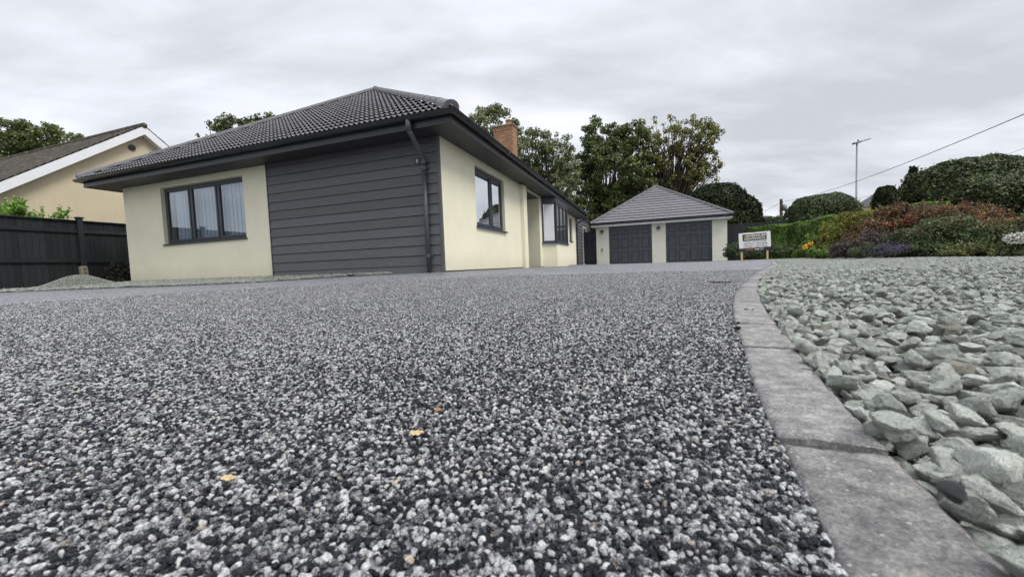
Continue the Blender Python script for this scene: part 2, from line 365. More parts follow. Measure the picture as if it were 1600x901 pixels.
def tps_fit(P, lam=0.002):
    n = len(P); d = np.linalg.norm(P[:, None, :2] - P[None, :, :2], axis=2); K = np.where(d > 0, d * d * np.log(d + 1e-12), 0) + lam * np.eye(n)
    A = np.zeros((n + 3, n + 3)); A[:n, :n] = K; A[:n, n] = 1; A[:n, n + 1:] = P[:, :2]; A[n, :n] = 1; A[n + 1:, :n] = P[:, :2].T
    return np.linalg.solve(A, np.concatenate([P[:, 2], [0, 0, 0]]))
TPS = tps_fit(CPa)
def zt(x, y):
    x = np.asarray(x, float); y = np.asarray(y, float); sh = x.shape; q = np.stack([x.ravel(), y.ravel()], 1)
    out = np.zeros(len(q))
    for i in range(0, len(q), 20000):
        b = q[i:i + 20000]; d = np.linalg.norm(b[:, None] - CPa[None, :, :2], axis=2); K = np.where(d > 0, d * d * np.log(d + 1e-12), 0)
        out[i:i + 20000] = K @ TPS[:-3] + TPS[-3] + b @ TPS[-2:]
    # the spot under the lens is level
    r = np.linalg.norm(q, axis=1); wgt = np.clip((r - 1.5) / 3.0, 0, 1); wgt = wgt * wgt * (3 - 2 * wgt)
    out = -0.12 * (1 - wgt) + out * wgt
    return out.reshape(sh)

# kerb line (left edge of the edging) in plan
KL = np.array([(-0.20, -0.60), (0.0, -0.13), (.119, .139), (.147, .195), (.176, .263), (.224, .364), (.275, .459), (.353, .607), (.446, .786), (.575, 1.015), (.745, 1.30), (1.02, 1.736), (1.42, 2.332), (2.40, 3.747), (3.9, 5.85), (6.6, 9.9), (7.0, 10.6)])
_sy = np.linspace(-0.6, 10.6, 2241); _sx = np.interp(_sy, KL[:, 1], KL[:, 0])
for _ in range(60): _sx[1:-1] = 0.25 * _sx[:-2] + 0.5 * _sx[1:-1] + 0.25 * _sx[2:]
def kxl(y): return np.interp(y, _sy, _sx)
def kwid(y): return 0.058 + 0.009 * np.clip(y, 0, 5)
def kdir(y): 
    dx = (kxl(y + .02) - kxl(y - .02)) / .04; n = np.sqrt(dx * dx + 1); return dx / n, 1 / n
def kxr(y):
    dx, dy = kdir(y); return kxl(y) + kwid(y) / dy
# far edge of the gravel bed
GF = [(5.6, -3.0), (5.75, 2.0), (6.45, 5.0), (7.4, 6.5), (8.5, 8.75), (9.7, 11.4), (9.5, 12.6), (8.2, 12.4), (7.0, 10.6)]
exec_after = []

# ------------------------------------------------------------------ setting: ground, driveway
def ground_sheet():
    n = 60; xs = np.concatenate([np.linspace(-700, -40, 12), np.linspace(-36, 36, 49), np.linspace(40, 700, 12)]); ys = xs + 10
    X, Y = np.meshgrid(xs, ys); Z = np.full(X.shape, -0.40)
    V = np.stack([X, Y, Z], -1).reshape(-1, 3); k = len(xs); F = [(j * k + i, j * k + i + 1, (j + 1) * k + i + 1, (j + 1) * k + i) for j in range(k - 1) for i in range(k - 1)]
    o = npmesh('ground', V, F, GRASSY); tag(o, 'bare earth and grass ground beyond the driveway', kind='structure')
ground_sheet()

# driveway material: resin bound stone, far field
def resin_far():
    M = bpy.data.materials.new('resin_bound_stone'); M.use_nodes = True; t = M.node_tree; b = t.nodes['Principled BSDF']
    tcn = N(t, 'ShaderNodeTexCoord'); vo = N(t, 'ShaderNodeTexVoronoi'); vo.inputs['Scale'].default_value = 120; L(t, tcn.outputs['Object'], vo.inputs['Vector'])
    sp = N(t, 'ShaderNodeSeparateColor'); L(t, vo.outputs['Color'], sp.inputs[0])
    cr = ramp(t, [(0.0, (0.02, 0.021, 0.027)), (0.35, (0.05, 0.052, 0.062)), (0.5, (0.13, 0.134, 0.148)), (0.72, (0.265, 0.27, 0.285)), (1.0, (0.48, 0.483, 0.50))]); L(t, sp.outputs[0], cr.inputs[0])
    nn = N(t, 'ShaderNodeTexNoise'); nn.inputs['Scale'].default_value = 1.2; nn.inputs['Detail'].default_value = 12; nn.inputs['Roughness'].default_value = 0.7; L(t, tcn.outputs['Object'], nn.inputs['Vector'])
    hs = N(t, 'ShaderNodeHueSaturation'); L(t, cr.outputs[0], hs.inputs['Color'])
    mr = N(t, 'ShaderNodeMapRange'); mr.inputs['From Min'].default_value = .3; mr.inputs['From Max'].default_value = .7; mr.inputs['To Min'].default_value = .72; mr.inputs['To Max'].default_value = 1.28; L(t, nn.outputs[0], mr.inputs[0]); L(t, mr.outputs[0], hs.inputs['Value'])
    L(t, hs.outputs[0], b.inputs['Base Color']); b.inputs['Roughness'].default_value = 0.5; b.inputs['Specular IOR Level'].default_value = 0.5
    bp = N(t, 'ShaderNodeBump'); bp.inputs['Strength'].default_value = 0.8; bp.inputs['Distance'].default_value = 0.004; bp.invert = True
    L(t, vo.outputs['Distance'], bp.inputs['Height']); L(t, bp.outputs[0], b.inputs['Normal'])
    return M
RESFAR = resin_far()
RESBASE = mat('resin_shadow_base', (0.03, 0.031, 0.035), 0.5, 0.4)

# boundary of the grey-green gravel strip in front of the house (near edge), world
STRIP_N = [(-18.0, 5.6), (-13.0, 6.6), (-9.62, 7.42), (-7.9, 7.85), (-6.6, 7.75), (-5.7, 7.62), (-5.0, 7.72), (-4.55, 7.86), (-3.55, 7.68), (-2.27, 7.33)]
def driveway():
    # lattice sheet, dropped under the strip by stopping at the strip line; cut along the kerb
    xs = np.concatenate([np.arange(-20, -3, 0.5), np.arange(-3, 3, 0.15), np.arange(3, 15.5, 0.5)]); ys = np.concatenate([np.arange(-6, -1, 0.5), np.arange(-1, 3, 0.15), np.arange(3, 23.5, 0.4)])
    V = []; 
    # sheet parameterised so that its right boundary is the kerb line for y<10.6
    nu = 70; rows = []
    ysr = np.concatenate([np.linspace(-6, -0.62, 8), np.linspace(-.6, 3, 80), np.linspace(3.1, 10.55, 50), np.linspace(10.7, 24.5, 40)])
    for y in ysr:
        if y < -0.6: xr = -0.20
        elif y <= 10.6: xr = float(kxl(y)) + 0.003
        else: xr = min(14.0, 7.0 + (y - 10.6) * 6)
        t = np.linspace(0, 1, nu) ** 1.6
        rows.append(np.stack([xr - t * (xr + 20), np.full(nu, y)], 1))
    G = np.array(rows); X = G[..., 0]; Y = G[..., 1]; Z = zt(X, Y)
    k = nu; F = np.array([(j * k + i, j * k + i + 1, (j + 1) * k + i + 1, (j + 1) * k + i) for j in range(len(ysr) - 1) for i in range(k - 1)])
    # near field lies a stone's depth lower, with real stones on it
    r = np.hypot(X, Y); Z = Z - 0.0035 * np.clip((4.6 - r) / 1.0, 0, 1) 
    o = npmesh('driveway', np.stack([X, Y, Z], -1).reshape(-1, 3), F[:, ::-1], RESFAR, smooth=True)
    tag(o, 'dark grey resin bound stone driveway', kind='structure')
    return o
DRIVE = driveway()

# ------------------------------------------------------------------ stones
def rock_mesh(name, seed, sub, planes, depth, size=(1, 1, 1), noise=0.05, mat_=None, roundness=0.0, fine=False):
    r = np.random.RandomState(seed); bm = bmesh.new(); bmesh.ops.create_icosphere(bm, subdivisions=sub, radius=1.0)
    P = np.array([v.co[:] for v in bm.verts])
    for k in range(planes):
        n = r.normal(size=3); n /= np.linalg.norm(n); d = r.uniform(depth[0], depth[1]); s = P @ n - d; s = np.clip(s, 0, None); P = P - np.outer(s * (1 - roundness), n)
    ph = r.uniform(0, 6, (6, 3)); fr = r.normal(size=(6, 3)) * 2.2
    for j in range(6): P = P * (1 + noise * np.sin(P @ fr[j] + ph[j][0]) * 0.5)[:, None]
    if fine:
        for j in range(10):
            f = r.normal(size=3) * (5 + 1.3 * j); P = P * (1 + .016 * np.sin(P @ f + r.uniform(0, 6)))[:, None]
    P = P - (P.max(0) + P.min(0)) / 2; P = P / (P.max(0) - P.min(0)) * np.array(size)
    for v, p in zip(bm.verts, P): v.co = p
    me = bpy.data.meshes.new(name); bm.to_mesh(me); bm.free(); me.polygons.foreach_set('use_smooth', [True] * len(me.polygons))
    if mat_: me.materials.append(mat_)
    return me
def stone_mat(name, stops, mott, scale, rough=0.6, spec=0.4, bump=(6, 0.4, 0.06), dirt=None, pits=False):
    M = bpy.data.materials.new(name); M.use_nodes = True; t = M.node_tree; b = t.nodes['Principled BSDF']
    oi = N(t, 'ShaderNodeObjectInfo'); cr = ramp(t, stops); L(t, oi.outputs['Random'], cr.inputs[0])
    tcn = N(t, 'ShaderNodeTexCoord')
    ad = N(t, 'ShaderNodeVectorMath', operation='ADD'); L(t, tcn.outputs['Object'], ad.inputs[0])
    sc = N(t, 'ShaderNodeVectorMath', operation='SCALE'); sc.inputs[0].default_value = (37, 17, 53); L(t, oi.outputs['Random'], sc.inputs['Scale']); L(t, sc.outputs[0], ad.inputs[1])
    nn = N(t, 'ShaderNodeTexNoise'); nn.inputs['Scale'].default_value = scale; nn.inputs['Detail'].default_value = 6; nn.inputs['Roughness'].default_value = 0.7; L(t, ad.outputs[0], nn.inputs['Vector'])
    mr = N(t, 'ShaderNodeMapRange'); mr.inputs['From Min'].default_value = .32; mr.inputs['From Max'].default_value = .68; mr.inputs['To Min'].default_value = 1 - mott; mr.inputs['To Max'].default_value = 1 + mott * .8; L(t, nn.outputs[0], mr.inputs[0])
    hs = N(t, 'ShaderNodeHueSaturation'); L(t, cr.outputs[0], hs.inputs['Color']); L(t, mr.outputs[0], hs.inputs['Value']); L(t, hs.outputs[0], b.inputs['Base Color'])
    b.inputs['Roughness'].default_value = rough; b.inputs['Specular IOR Level'].default_value = spec
    n2 = N(t, 'ShaderNodeTexNoise'); n2.inputs['Scale'].default_value = bump[0]; n2.inputs['Detail'].default_value = 6; n2.inputs['Roughness'].default_value = 0.65; L(t, ad.outputs[0], n2.inputs['Vector'])
    bp = N(t, 'ShaderNodeBump'); bp.inputs['Strength'].default_value = bump[1]; bp.inputs['Distance'].default_value = bump[2]; L(t, n2.outputs[0], bp.inputs['Height']); L(t, bp.outputs[0], b.inputs['Normal'])
    if pits:
        n3 = N(t, 'ShaderNodeTexNoise'); n3.inputs['Scale'].default_value = 22; n3.inputs['Detail'].default_value = 4; n3.inputs['Roughness'].default_value = 0.7; L(t, ad.outputs[0], n3.inputs['Vector'])
        b3 = N(t, 'ShaderNodeBump'); b3.inputs['Strength'].default_value = 0.9; b3.inputs['Distance'].default_value = 0.035; L(t, n3.outputs[0], b3.inputs['Height']); L(t, bp.outputs[0], b3.inputs['Normal']); L(t, b3.outputs[0], b.inputs['Normal'])
        m3 = N(t, 'ShaderNodeMapRange'); m3.inputs['From Min'].default_value = .28; m3.inputs['From Max'].default_value = .43; m3.inputs['To Min'].default_value = .60; L(t, n3.outputs[0], m3.inputs[0]); L(t, mathn(t, 'MULTIPLY', mr.outputs[0], m3.outputs[0]), hs.inputs['Value'])
    return M
def agg_mat():
    M = bpy.data.materials.new('driveway_stone'); M.use_nodes = True; t = M.node_tree; b = t.nodes['Principled BSDF']
    oi = N(t, 'ShaderNodeObjectInfo'); tcn = N(t, 'ShaderNodeTexCoord')
    ad = N(t, 'ShaderNodeVectorMath', operation='ADD'); L(t, tcn.outputs['Object'], ad.inputs[0])
    sc = N(t, 'ShaderNodeVectorMath', operation='SCALE'); sc.inputs[0].default_value = (37, 17, 53); L(t, oi.outputs['Random'], sc.inputs['Scale']); L(t, sc.outputs[0], ad.inputs[1])
    nn = N(t, 'ShaderNodeTexNoise'); nn.inputs['Scale'].default_value = 3.6; nn.inputs['Detail'].default_value = 7; nn.inputs['Roughness'].default_value = 0.8; L(t, ad.outputs[0], nn.inputs['Vector'])
    sh = ramp(t, [(0.0, (.0,) * 3), (.30, (.12,) * 3), (.44, (.23,) * 3), (.75, (.36,) * 3), (1.0, (.50,) * 3)]); L(t, oi.outputs['Random'], sh.inputs[0])
    v = mathn(t, 'ADD', mathn(t, 'MULTIPLY', mathn(t, 'SUBTRACT', nn.outputs[0], .5), 1.35), mathn(t, 'ADD', sh.outputs[0], .19))
    cr = ramp(t, [(.25, (.010, .011, .015)), (.38, (.028, .030, .037)), (.46, (.12, .124, .135)), (.53, (.32, .325, .33)), (.66, (.58, .58, .565)), (.8, (.74, .74, .71))]); L(t, v, cr.inputs[0])
    wn = N(t, 'ShaderNodeTexWhiteNoise', noise_dimensions='1D'); L(t, mathn(t, 'MULTIPLY', oi.outputs['Random'], 91.7), wn.inputs['W'])
    mc = N(t, 'ShaderNodeMix', data_type='RGBA', blend_type='MULTIPLY'); L(t, mathn(t, 'MULTIPLY', mathn(t, 'GREATER_THAN', wn.outputs[0], .982), .6), mc.inputs[0]); L(t, cr.outputs[0], mc.inputs[6]); mc.inputs[7].default_value = (.95, .72, .45, 1)
    L(t, mc.outputs[2], b.inputs['Base Color']); b.inputs['Roughness'].default_value = .36; b.inputs['Specular IOR Level'].default_value = .34
    n2 = N(t, 'ShaderNodeTexNoise'); n2.inputs['Scale'].default_value = 5; n2.inputs['Detail'].default_value = 5; L(t, ad.outputs[0], n2.inputs['Vector'])
    bp = N(t, 'ShaderNodeBump'); bp.inputs['Strength'].default_value = .5; bp.inputs['Distance'].default_value = .09; L(t, n2.outputs[0], bp.inputs['Height']); L(t, bp.outputs[0], b.inputs['Normal'])
    return M
AGG = agg_mat()
GREEN = stone_mat('green_gravel', [(0.0, (0.42, 0.452, 0.395)), (0.3, (0.55, 0.585, 0.52)), (0.7, (0.66, 0.695, 0.625)), (0.95, (0.74, 0.775, 0.70)), (0.985, (0.36, 0.34, 0.28)), (1.0, (0.2, 0.205, 0.195))], 0.26, 3.2, 0.95, 0.1, (7, 1.0, 0.09), pits=True)

def proto_collection(name, meshes):
    c = bpy.data.collections.new(name)
    for me in meshes:
        o = bpy.data.objects.new(me.name, me); c.objects.link(o)
    return c
def scatter(name, P, ROT, SCL, IDX, coll, parent=None):
    me = bpy.data.meshes.new(name); n = len(P); me.vertices.add(n); me.vertices.foreach_set('co', np.asarray(P, np.float32).ravel())
    for an, ty, dat, key in (('rot', 'FLOAT_VECTOR', ROT, 'vector'), ('scl', 'FLOAT_VECTOR', SCL, 'vector'), ('pick', 'INT', IDX, 'value')):
        a = me.attributes.new(an, ty, 'POINT'); a.data.foreach_set(key, np.asarray(dat, np.int32 if ty == 'INT' else np.float32).ravel())
    o = bpy.data.objects.new(name, me); COL.objects.link(o)
    if parent is not None: o.parent = parent
    g = bpy.data.node_groups.new(name, 'GeometryNodeTree'); g.interface.new_socket('Geometry', in_out='INPUT', socket_type='NodeSocketGeometry'); g.interface.new_socket('Geometry', in_out='OUTPUT', socket_type='NodeSocketGeometry')
    gi = g.nodes.new('NodeGroupInput'); go = g.nodes.new('NodeGroupOutput'); ip = g.nodes.new('GeometryNodeInstanceOnPoints')
    ci = g.nodes.new('GeometryNodeCollectionInfo'); ci.inputs['Collection'].default_value = coll; ci.inputs['Separate Children'].default_value = True; ci.inputs['Reset Children'].default_value = True
    def na(nm, ty):
        x = g.nodes.new('GeometryNodeInputNamedAttribute'); x.data_type = ty; x.inputs['Name'].default_value = nm; return [s for s in x.outputs if s.enabled and s.name == 'Attribute'][0]
    er = g.nodes.new('FunctionNodeEulerToRotation'); g.links.new(na('rot', 'FLOAT_VECTOR'), er.inputs[0])
    g.links.new(gi.outputs[0], ip.inputs['Points']); g.links.new(ci.outputs[0], ip.inputs['Instance']); ip.inputs['Pick Instance'].default_value = True
    g.links.new(na('pick', 'INT'), ip.inputs['Instance Index']); g.links.new(er.outputs[0], ip.inputs['Rotation']); g.links.new(na('scl', 'FLOAT_VECTOR'), ip.inputs['Scale']); g.links.new(ip.outputs[0], go.inputs[0])
    md = o.modifiers.new('scatter', 'NODES'); md.node_group = g
    return o
def euler_tilt(n, tilt):
    return np.stack([rs.normal(0, tilt, n), rs.normal(0, tilt, n), rs.uniform(0, 2 * np.pi, n)], 1)

agg_hi = proto_collection('aggregate_hi', [rock_mesh('pebble', 100 + i, 3, 7, (0.55, 0.85), (1, rs.uniform(.7, .95), rs.uniform(.6, .85)), 0.10, AGG, 0.15) for i in range(10)])
agg_lo = proto_collection('aggregate_lo', [rock_mesh('pebble', 200 + i, 2, 6, (0.55, 0.85), (1, rs.uniform(.7, .95), rs.uniform(.6, .85)), 0.08, AGG, 0.1) for i in range(8)])
def lattice(r0, r1, sp, left=-1.45, pad=0.22, yr=None):
    ny = int(r1 * 1.02 / (sp * .866)); ys = np.arange(-2, ny) * sp * .866; out = []
    for k, y in enumerate(ys):
        xl = left * max(y, 0) - pad; xr = float(kxl(y)) + 0.8 * sp
        x = np.arange(xl, xr, sp) + (k % 2) * sp / 2; out.append(np.stack([x, np.full(len(x), y)], 1))
    P = np.concatenate(out); P += rs.uniform(-.36, .36, P.shape) * sp; r = np.hypot(P[:, 0], P[:, 1]); P = P[(r >= r0) & (r < r1)]
    return P[P[:, 0] < kxl(P[:, 1]) + 0.25 * sp]
def drive_stones():
    P1 = lattice(0.06, 0.62, 0.0034); n = len(P1)
    S = rs.uniform(.0026, .0047, n) * (1 + .5 * (rs.rand(n) > .93)); z = -0.12 - S * .32 + rs.uniform(-.0015, .0006, n)
    P1b = lattice(0.06, 0.62, 0.0042); nb = len(P1b); Sb = rs.uniform(.0034, .005, nb); zb_ = -0.1250 + rs.uniform(-.001, .0008, nb)
    P = np.concatenate([np.c_[P1, z], np.c_[P1b, zb_]]); S_ = np.concatenate([S, Sb]); n = len(P)
    o1 = scatter('driveway_stone', P, euler_tilt(n, .5), np.repeat(S_[:, None], 3, 1), rs.randint(0, 10, n), agg_hi, DRIVE)
    Ps, Ss = [], []
    for r0, r1, sp in ((0.62, 1.35, .0039), (1.35, 2.3, .0050), (2.3, 3.3, .0064), (3.3, 4.6, .0084)):
        Q = lattice(r0, r1, sp)
        if r1 > 4: rq = np.hypot(Q[:, 0], Q[:, 1]); Q = Q[rs.rand(len(Q)) < np.clip((4.6 - rq) / 1.0, 0, 1)]
        n = len(Q); s = rs.uniform(.95, 1.5, n) * sp; Ps.append(np.c_[Q, zt(Q[:, 0], Q[:, 1]) - s * .28 + rs.uniform(-.0013, .0007, n)]); Ss.append(s)
    P = np.concatenate(Ps); S_ = np.concatenate(Ss); n = len(P)
    o2 = scatter('driveway_stone', P, euler_tilt(n, .45), np.repeat(S_[:, None], 3, 1), rs.randint(0, 8, n), agg_lo, DRIVE)
    for o in (o1, o2): o['kind'] = 'stuff'
    print('drive stones', len(o1.data.vertices), n)
drive_stones()

# ------------------------------------------------------------------ block edging
def edging():
    M = bpy.data.materials.new('edging_block'); M.use_nodes = True; t = M.node_tree; b = t.nodes['Principled BSDF']
    tcn = N(t, 'ShaderNodeTexCoord'); oi = N(t, 'ShaderNodeObjectInfo')
    n1 = N(t, 'ShaderNodeTexNoise'); n1.inputs['Scale'].default_value = 48; n1.inputs['Detail'].default_value = 10; n1.inputs['Roughness'].default_value = .82; L(t, tcn.outputs['Object'], n1.inputs['Vector'])
    cr1 = ramp(t, [(0.32, (0.10, 0.097, 0.098)), (0.45, (0.175, 0.17, 0.167)), (0.55, (0.26, 0.254, 0.24)), (0.66, (0.40, 0.39, 0.36))]); L(t, n1.outputs[0], cr1.inputs[0])
    n2 = N(t, 'ShaderNodeTexNoise'); n2.inputs['Scale'].default_value = 520; n2.inputs['Detail'].default_value = 6; n2.inputs['Roughness'].default_value = .7; L(t, tcn.outputs['Object'], n2.inputs['Vector'])
    mr = N(t, 'ShaderNodeMapRange'); mr.inputs['From Min'].default_value = .3; mr.inputs['From Max'].default_value = .7; mr.inputs['To Min'].default_value = .50; mr.inputs['To Max'].default_value = 1.55; L(t, n2.outputs[0], mr.inputs[0])
    hs = N(t, 'ShaderNodeHueSaturation'); L(t, cr1.outputs[0], hs.inputs['Color']); L(t, mathn(t, 'MULTIPLY', mr.outputs[0], mathn(t, 'ADD', mathn(t, 'MULTIPLY', oi.outputs['Random'], .3), .86)), hs.inputs['Value'])
    vo = N(t, 'ShaderNodeTexVoronoi'); vo.inputs['Scale'].default_value = 420; vo.inputs['Randomness'].default_value = 1; L(t, tcn.outputs['Object'], vo.inputs['Vector'])
    sp = N(t, 'ShaderNodeSeparateColor'); L(t, vo.outputs['Color'], sp.inputs[0])
    spk = mathn(t, 'MULTIPLY', mathn(t, 'GREATER_THAN', sp.outputs[0], .965), mathn(t, 'LESS_THAN', vo.outputs['Distance'], .38))
    mc = N(t, 'ShaderNodeMix', data_type='RGBA'); L(t, spk, mc.inputs[0]); L(t, hs.outputs[0], mc.inputs[6]); mc.inputs[7].default_value = (.42, .41, .39, 1)
    L(t, mc.outputs[2], b.inputs['Base Color']); b.inputs['Roughness'].default_value = .85; b.inputs['Specular IOR Level'].default_value = .25
    bp = N(t, 'ShaderNodeBump'); bp.inputs['Strength'].default_value = .8; bp.inputs['Distance'].default_value = .0012; L(t, n2.outputs[0], bp.inputs['Height'])
    bp2 = N(t, 'ShaderNodeBump'); bp2.inputs['Strength'].default_value = .6; bp2.inputs['Distance'].default_value = .003; L(t, n1.outputs[0], bp2.inputs['Height']); L(t, bp.outputs[0], bp2.inputs['Normal']); L(t, bp2.outputs[0], b.inputs['Normal'])
    root = empty('block_edging', (0, 0, -.14)); tag(root, 'curved edging of grey concrete blocks', kind='structure')
    J = [-.36, -.05, .255, .522, .70, 1.04, 1.325]
    while J[-1] < 10.3: J.append(J[-1] + .27)
    for bi, (y0, y1) in enumerate(zip(J, J[1:])):
        near = y0 < 1.2; nl = 34 if near else 6; nw = 16 if near else 4
        gap = .0020 if y0 < .3 else .0034
        dz = {0: -.002, 1: -.0030, 2: -.0004, 3: .0012, 4: .0030, 5: .0034}.get(bi, rnd.uniform(-.0012, .0012)); til = rnd.uniform(-.004, .004)
        V = []; F = []
        # joint lines run square to the kerb
        ts = np.linspace(0, 1, nl); 
        for t_ in ts:
            y = y0 + (y1 - y0) * t_; dx, dy = kdir(y); e = 0
            x = float(kxl(y)); wd = float(kwid(y))
            lx = (gap if t_ == 0 else (-gap if t_ == 1 else 0))
            for s_ in np.linspace(0, 1, nw):
                a = .0015 + s_ * (wd - .003)
                px, py = x + dy * a + dx * lx, y - dx * a + dy * lx
                eb = min(s_, 1 - s_) * wd; el = min(t_, 1 - t_) * (y1 - y0); edge = min(eb, el)
                drop = .0022 * max(0, 1 - edge / .0035) ** 2
                wob = .0007 * math.sin(px * 90 + bi * 3) * math.sin(py * 70) + (.0006 * rnd.uniform(-1, 1) if near else 0)
                zz_ = float(zt(px, py)) + .0015 + dz + til * (s_ - .5) * .1 - drop + wob
                if near and (eb == 0 or el == 0): px += rnd.uniform(-.0006, .0006); py += rnd.uniform(-.0006, .0006)
                V.append((px, py, zz_ + .14))
        for j in range(nl - 1):
            for i in range(nw - 1): a = j * nw + i; F.append((a, a + 1, a + nw + 1, a + nw))
        ring = [i for i in range(nw)] + [j * nw + nw - 1 for j in range(1, nl)] + [(nl - 1) * nw + i for i in range(nw - 2, -1, -1)] + [j * nw for j in range(nl - 2, 0, -1)]
        b0 = len(V); V += [(V[r_][0], V[r_][1], V[r_][2] - .05) for r_ in ring]
        for k in range(len(ring)):
            k2 = (k + 1) % len(ring); F.append((ring[k], b0 + k, b0 + k2, ring[k2]))
        me = bpy.data.meshes.new('block'); me.from_pydata(V, [], F); me.materials.append(M)
        bm = bmesh.new(); bm.from_mesh(me); bmesh.ops.recalc_face_normals(bm, faces=bm.faces); bm.to_mesh(me); bm.free()
        me.polygons.foreach_set('use_smooth', [p.area > 0 and abs(p.normal.z) > .5 for p in me.polygons])
        o = bpy.data.objects.new('block', me); COL.objects.link(o); o.parent = root
edging()

# ------------------------------------------------------------------ gravel bed on the right
GBASE = mat('gravel_bed_base', (0.10, 0.105, 0.095), 0.95, 0.1, (30, 0.4), (60, 0.8, 0.01))
def inside_gf(x, y):
    poly = np.array(GF + [(0.3, -3.0)][:0]); x = np.atleast_1d(x); y = np.atleast_1d(y)
    xf = np.interp(y, [-3, 2, 5, 6.5, 8.75, 11.4, 12.6], [5.6, 5.75, 6.45, 7.4, 8.5, 9.7, 9.5])
    xk = np.where(y < 10.6, kxr(np.clip(y, -.6, 10.55)), 7.0 + (y - 10.6) * .75)
    xk = np.where(y < -.6, kxr(-.6) + 0 * y, xk)
    return (x > xk) & (x < xf) & (y < 12.6)
def gravel_base():
    V = []; ysr = np.concatenate([np.linspace(-3, -.6, 6), np.linspace(-.55, 3, 50), np.linspace(3.2, 12.6, 40)]); nu = 30
    for y in ysr:
        xf = float(np.interp(y, [-3, 2, 5, 6.5, 8.75, 11.4, 12.6], [5.6, 5.75, 6.45, 7.4, 8.5, 9.7, 9.5])) + .1
        xk = float(kxr(min(max(y, -.6), 10.5))) - .004 if y < 10.6 else 7.0 + (y - 10.6) * .75
        for t_ in np.linspace(0, 1, nu): V.append((xk + (xf - xk) * t_, y, 0))
    V = np.array(V); V[:, 2] = zt(V[:, 0], V[:, 1]) - .030
    F = [(j * nu + i, j * nu + i + 1, (j + 1) * nu + i + 1, (j + 1) * nu + i) for j in range(len(ysr) - 1) for i in range(nu - 1)]
    o = npmesh('gravel_bed', V, F, GBASE); return tag(o, 'bed of pale green angular gravel', kind='structure')
GBED = gravel_base()
green_hi = [rock_mesh('stone', 300 + i, 4, 15, (0.46, 0.82), (1, rs.uniform(.6, .9), rs.uniform(.42, .62)), 0.12, GREEN, 0.05, True) for i in range(16)]
green_lo = [rock_mesh('stone', 400 + i, 2, 9, (0.42, 0.80), (1, rs.uniform(.62, .9), rs.uniform(.45, .65)), 0.08, GREEN, 0.05) for i in range(12)]
ghi = proto_collection('gravel_hi', green_hi); glo = proto_collection('gravel_lo', green_lo)
def deposit():
    """drop stones one at a time onto a height field"""
    res = .004; x0, y0, x1, y1 = -.3, -.35, 3.3, 2.7
    nx, ny = int((x1 - x0) / res), int((y1 - y0) / res); H = np.full((ny, nx), -.150)
    gy = y0 + (np.arange(ny) + .5) * res; gx = x0 + (np.arange(nx) + .5) * res
    kr = kxr(np.clip(gy, -.6, 10)); 
    for j in range(ny): H[j, gx < kr[j] + .002] = -.1195
    out = []
    # candidate centres in the visible wedge
    def sample(n):
        y = y0 + .03 + (y1 - y0 - .06) * np.sqrt(rs.rand(n)); y = np.where(rs.rand(n) < .25, rs.uniform(-.3, .8, n), y)
        xk = kxr(np.clip(y, -.6, 10)); xr = np.minimum(1.36 * np.clip(y, 0, 9) + .42, x1 - .04); x = xk + .005 + (xr - xk - .005) * rs.rand(n) ** 1.15; return x, y
    Ncand = 132000; X, Y = sample(Ncand); top = -.111
    for i in range(0, Ncand, 6):
        # among six spots take the lowest
        ii = [((Y[k] - y0) / res, (X[k] - x0) / res) for k in range(i, i + 6)]
        hs = [H[int(a), int(b)] if 0 <= int(a) < ny and 0 <= int(b) < nx else 9 for a, b in ii]; k = int(np.argmin(hs))
        if hs[k] > top - .004: continue
        x, y = X[i + k], Y[i + k]
        Lg = float(np.clip(rs.gamma(8, .00245), .010, .034)); idx = rs.randint(0, 16); bx, by, bz = GD[idx]
        sc = Lg; a = .5 * sc * bx; b_ = .5 * sc * by; c_ = .5 * sc * bz; yaw = rs.uniform(0, 6.283)
        rr = int(a / res) + 1; cj, ci_ = int((y - y0) / res), int((x - x0) / res)
        if cj - rr < 0 or ci_ - rr < 0 or cj + rr + 1 >= ny or ci_ + rr + 1 >= nx: continue
        sub = H[cj - rr:cj + rr + 1, ci_ - rr:ci_ + rr + 1]; yy, xx = np.meshgrid(np.arange(-rr, rr + 1) * res, np.arange(-rr, rr + 1) * res, indexing='ij')
        # keep off the kerb
        if float(kxr(y)) + b_ * .40 > x: continue
        u = xx * math.cos(yaw) + yy * math.sin(yaw); v = -xx * math.sin(yaw) + yy * math.cos(yaw)
        q = 1 - (u / a) ** 2 - (v / b_) ** 2; ins = q > .02
        if ins.sum() < 4: continue
        # tilt with the ground below
        hh = sub[ins]; A = np.c_[xx[ins], yy[ins], np.ones(ins.sum())]; sol = np.linalg.lstsq(A, hh, rcond=None)[0]; gx_, gy_ = np.clip(sol[:2] * .75, -.75, .75)
        plane = gx_ * xx + gy_ * yy; th_ = c_ * np.sqrt(np.clip(q, 0, 1)) ** .8
        zc = np.percentile((sub - plane + th_)[ins], 84)
        if zc + c_ * .4 > top + .010 + rs.rand() * .006: continue
        sub[ins] = np.maximum(sub[ins], (zc + plane + th_)[ins])
        nrm = Vector((-gx_, -gy_, 1)).normalized(); rot = (nrm.to_track_quat('Z', 'Y').to_matrix() ); Rm = Matrix.Rotation(0, 3, 'Z')
        zq = Vector((0, 0, 1)).rotation_difference(nrm); e = (zq.to_matrix() @ Matrix.Rotation(yaw, 3, 'Z')).to_euler()
        out.append((x, y, zc, e.x, e.y, e.z, sc, idx))
    return np.array(out)
GD = []
for me in green_hi:
    P = np.array([v.co[:] for v in me.vertices]); d_ = P.max(0) - P.min(0); GD.append(tuple(d_))
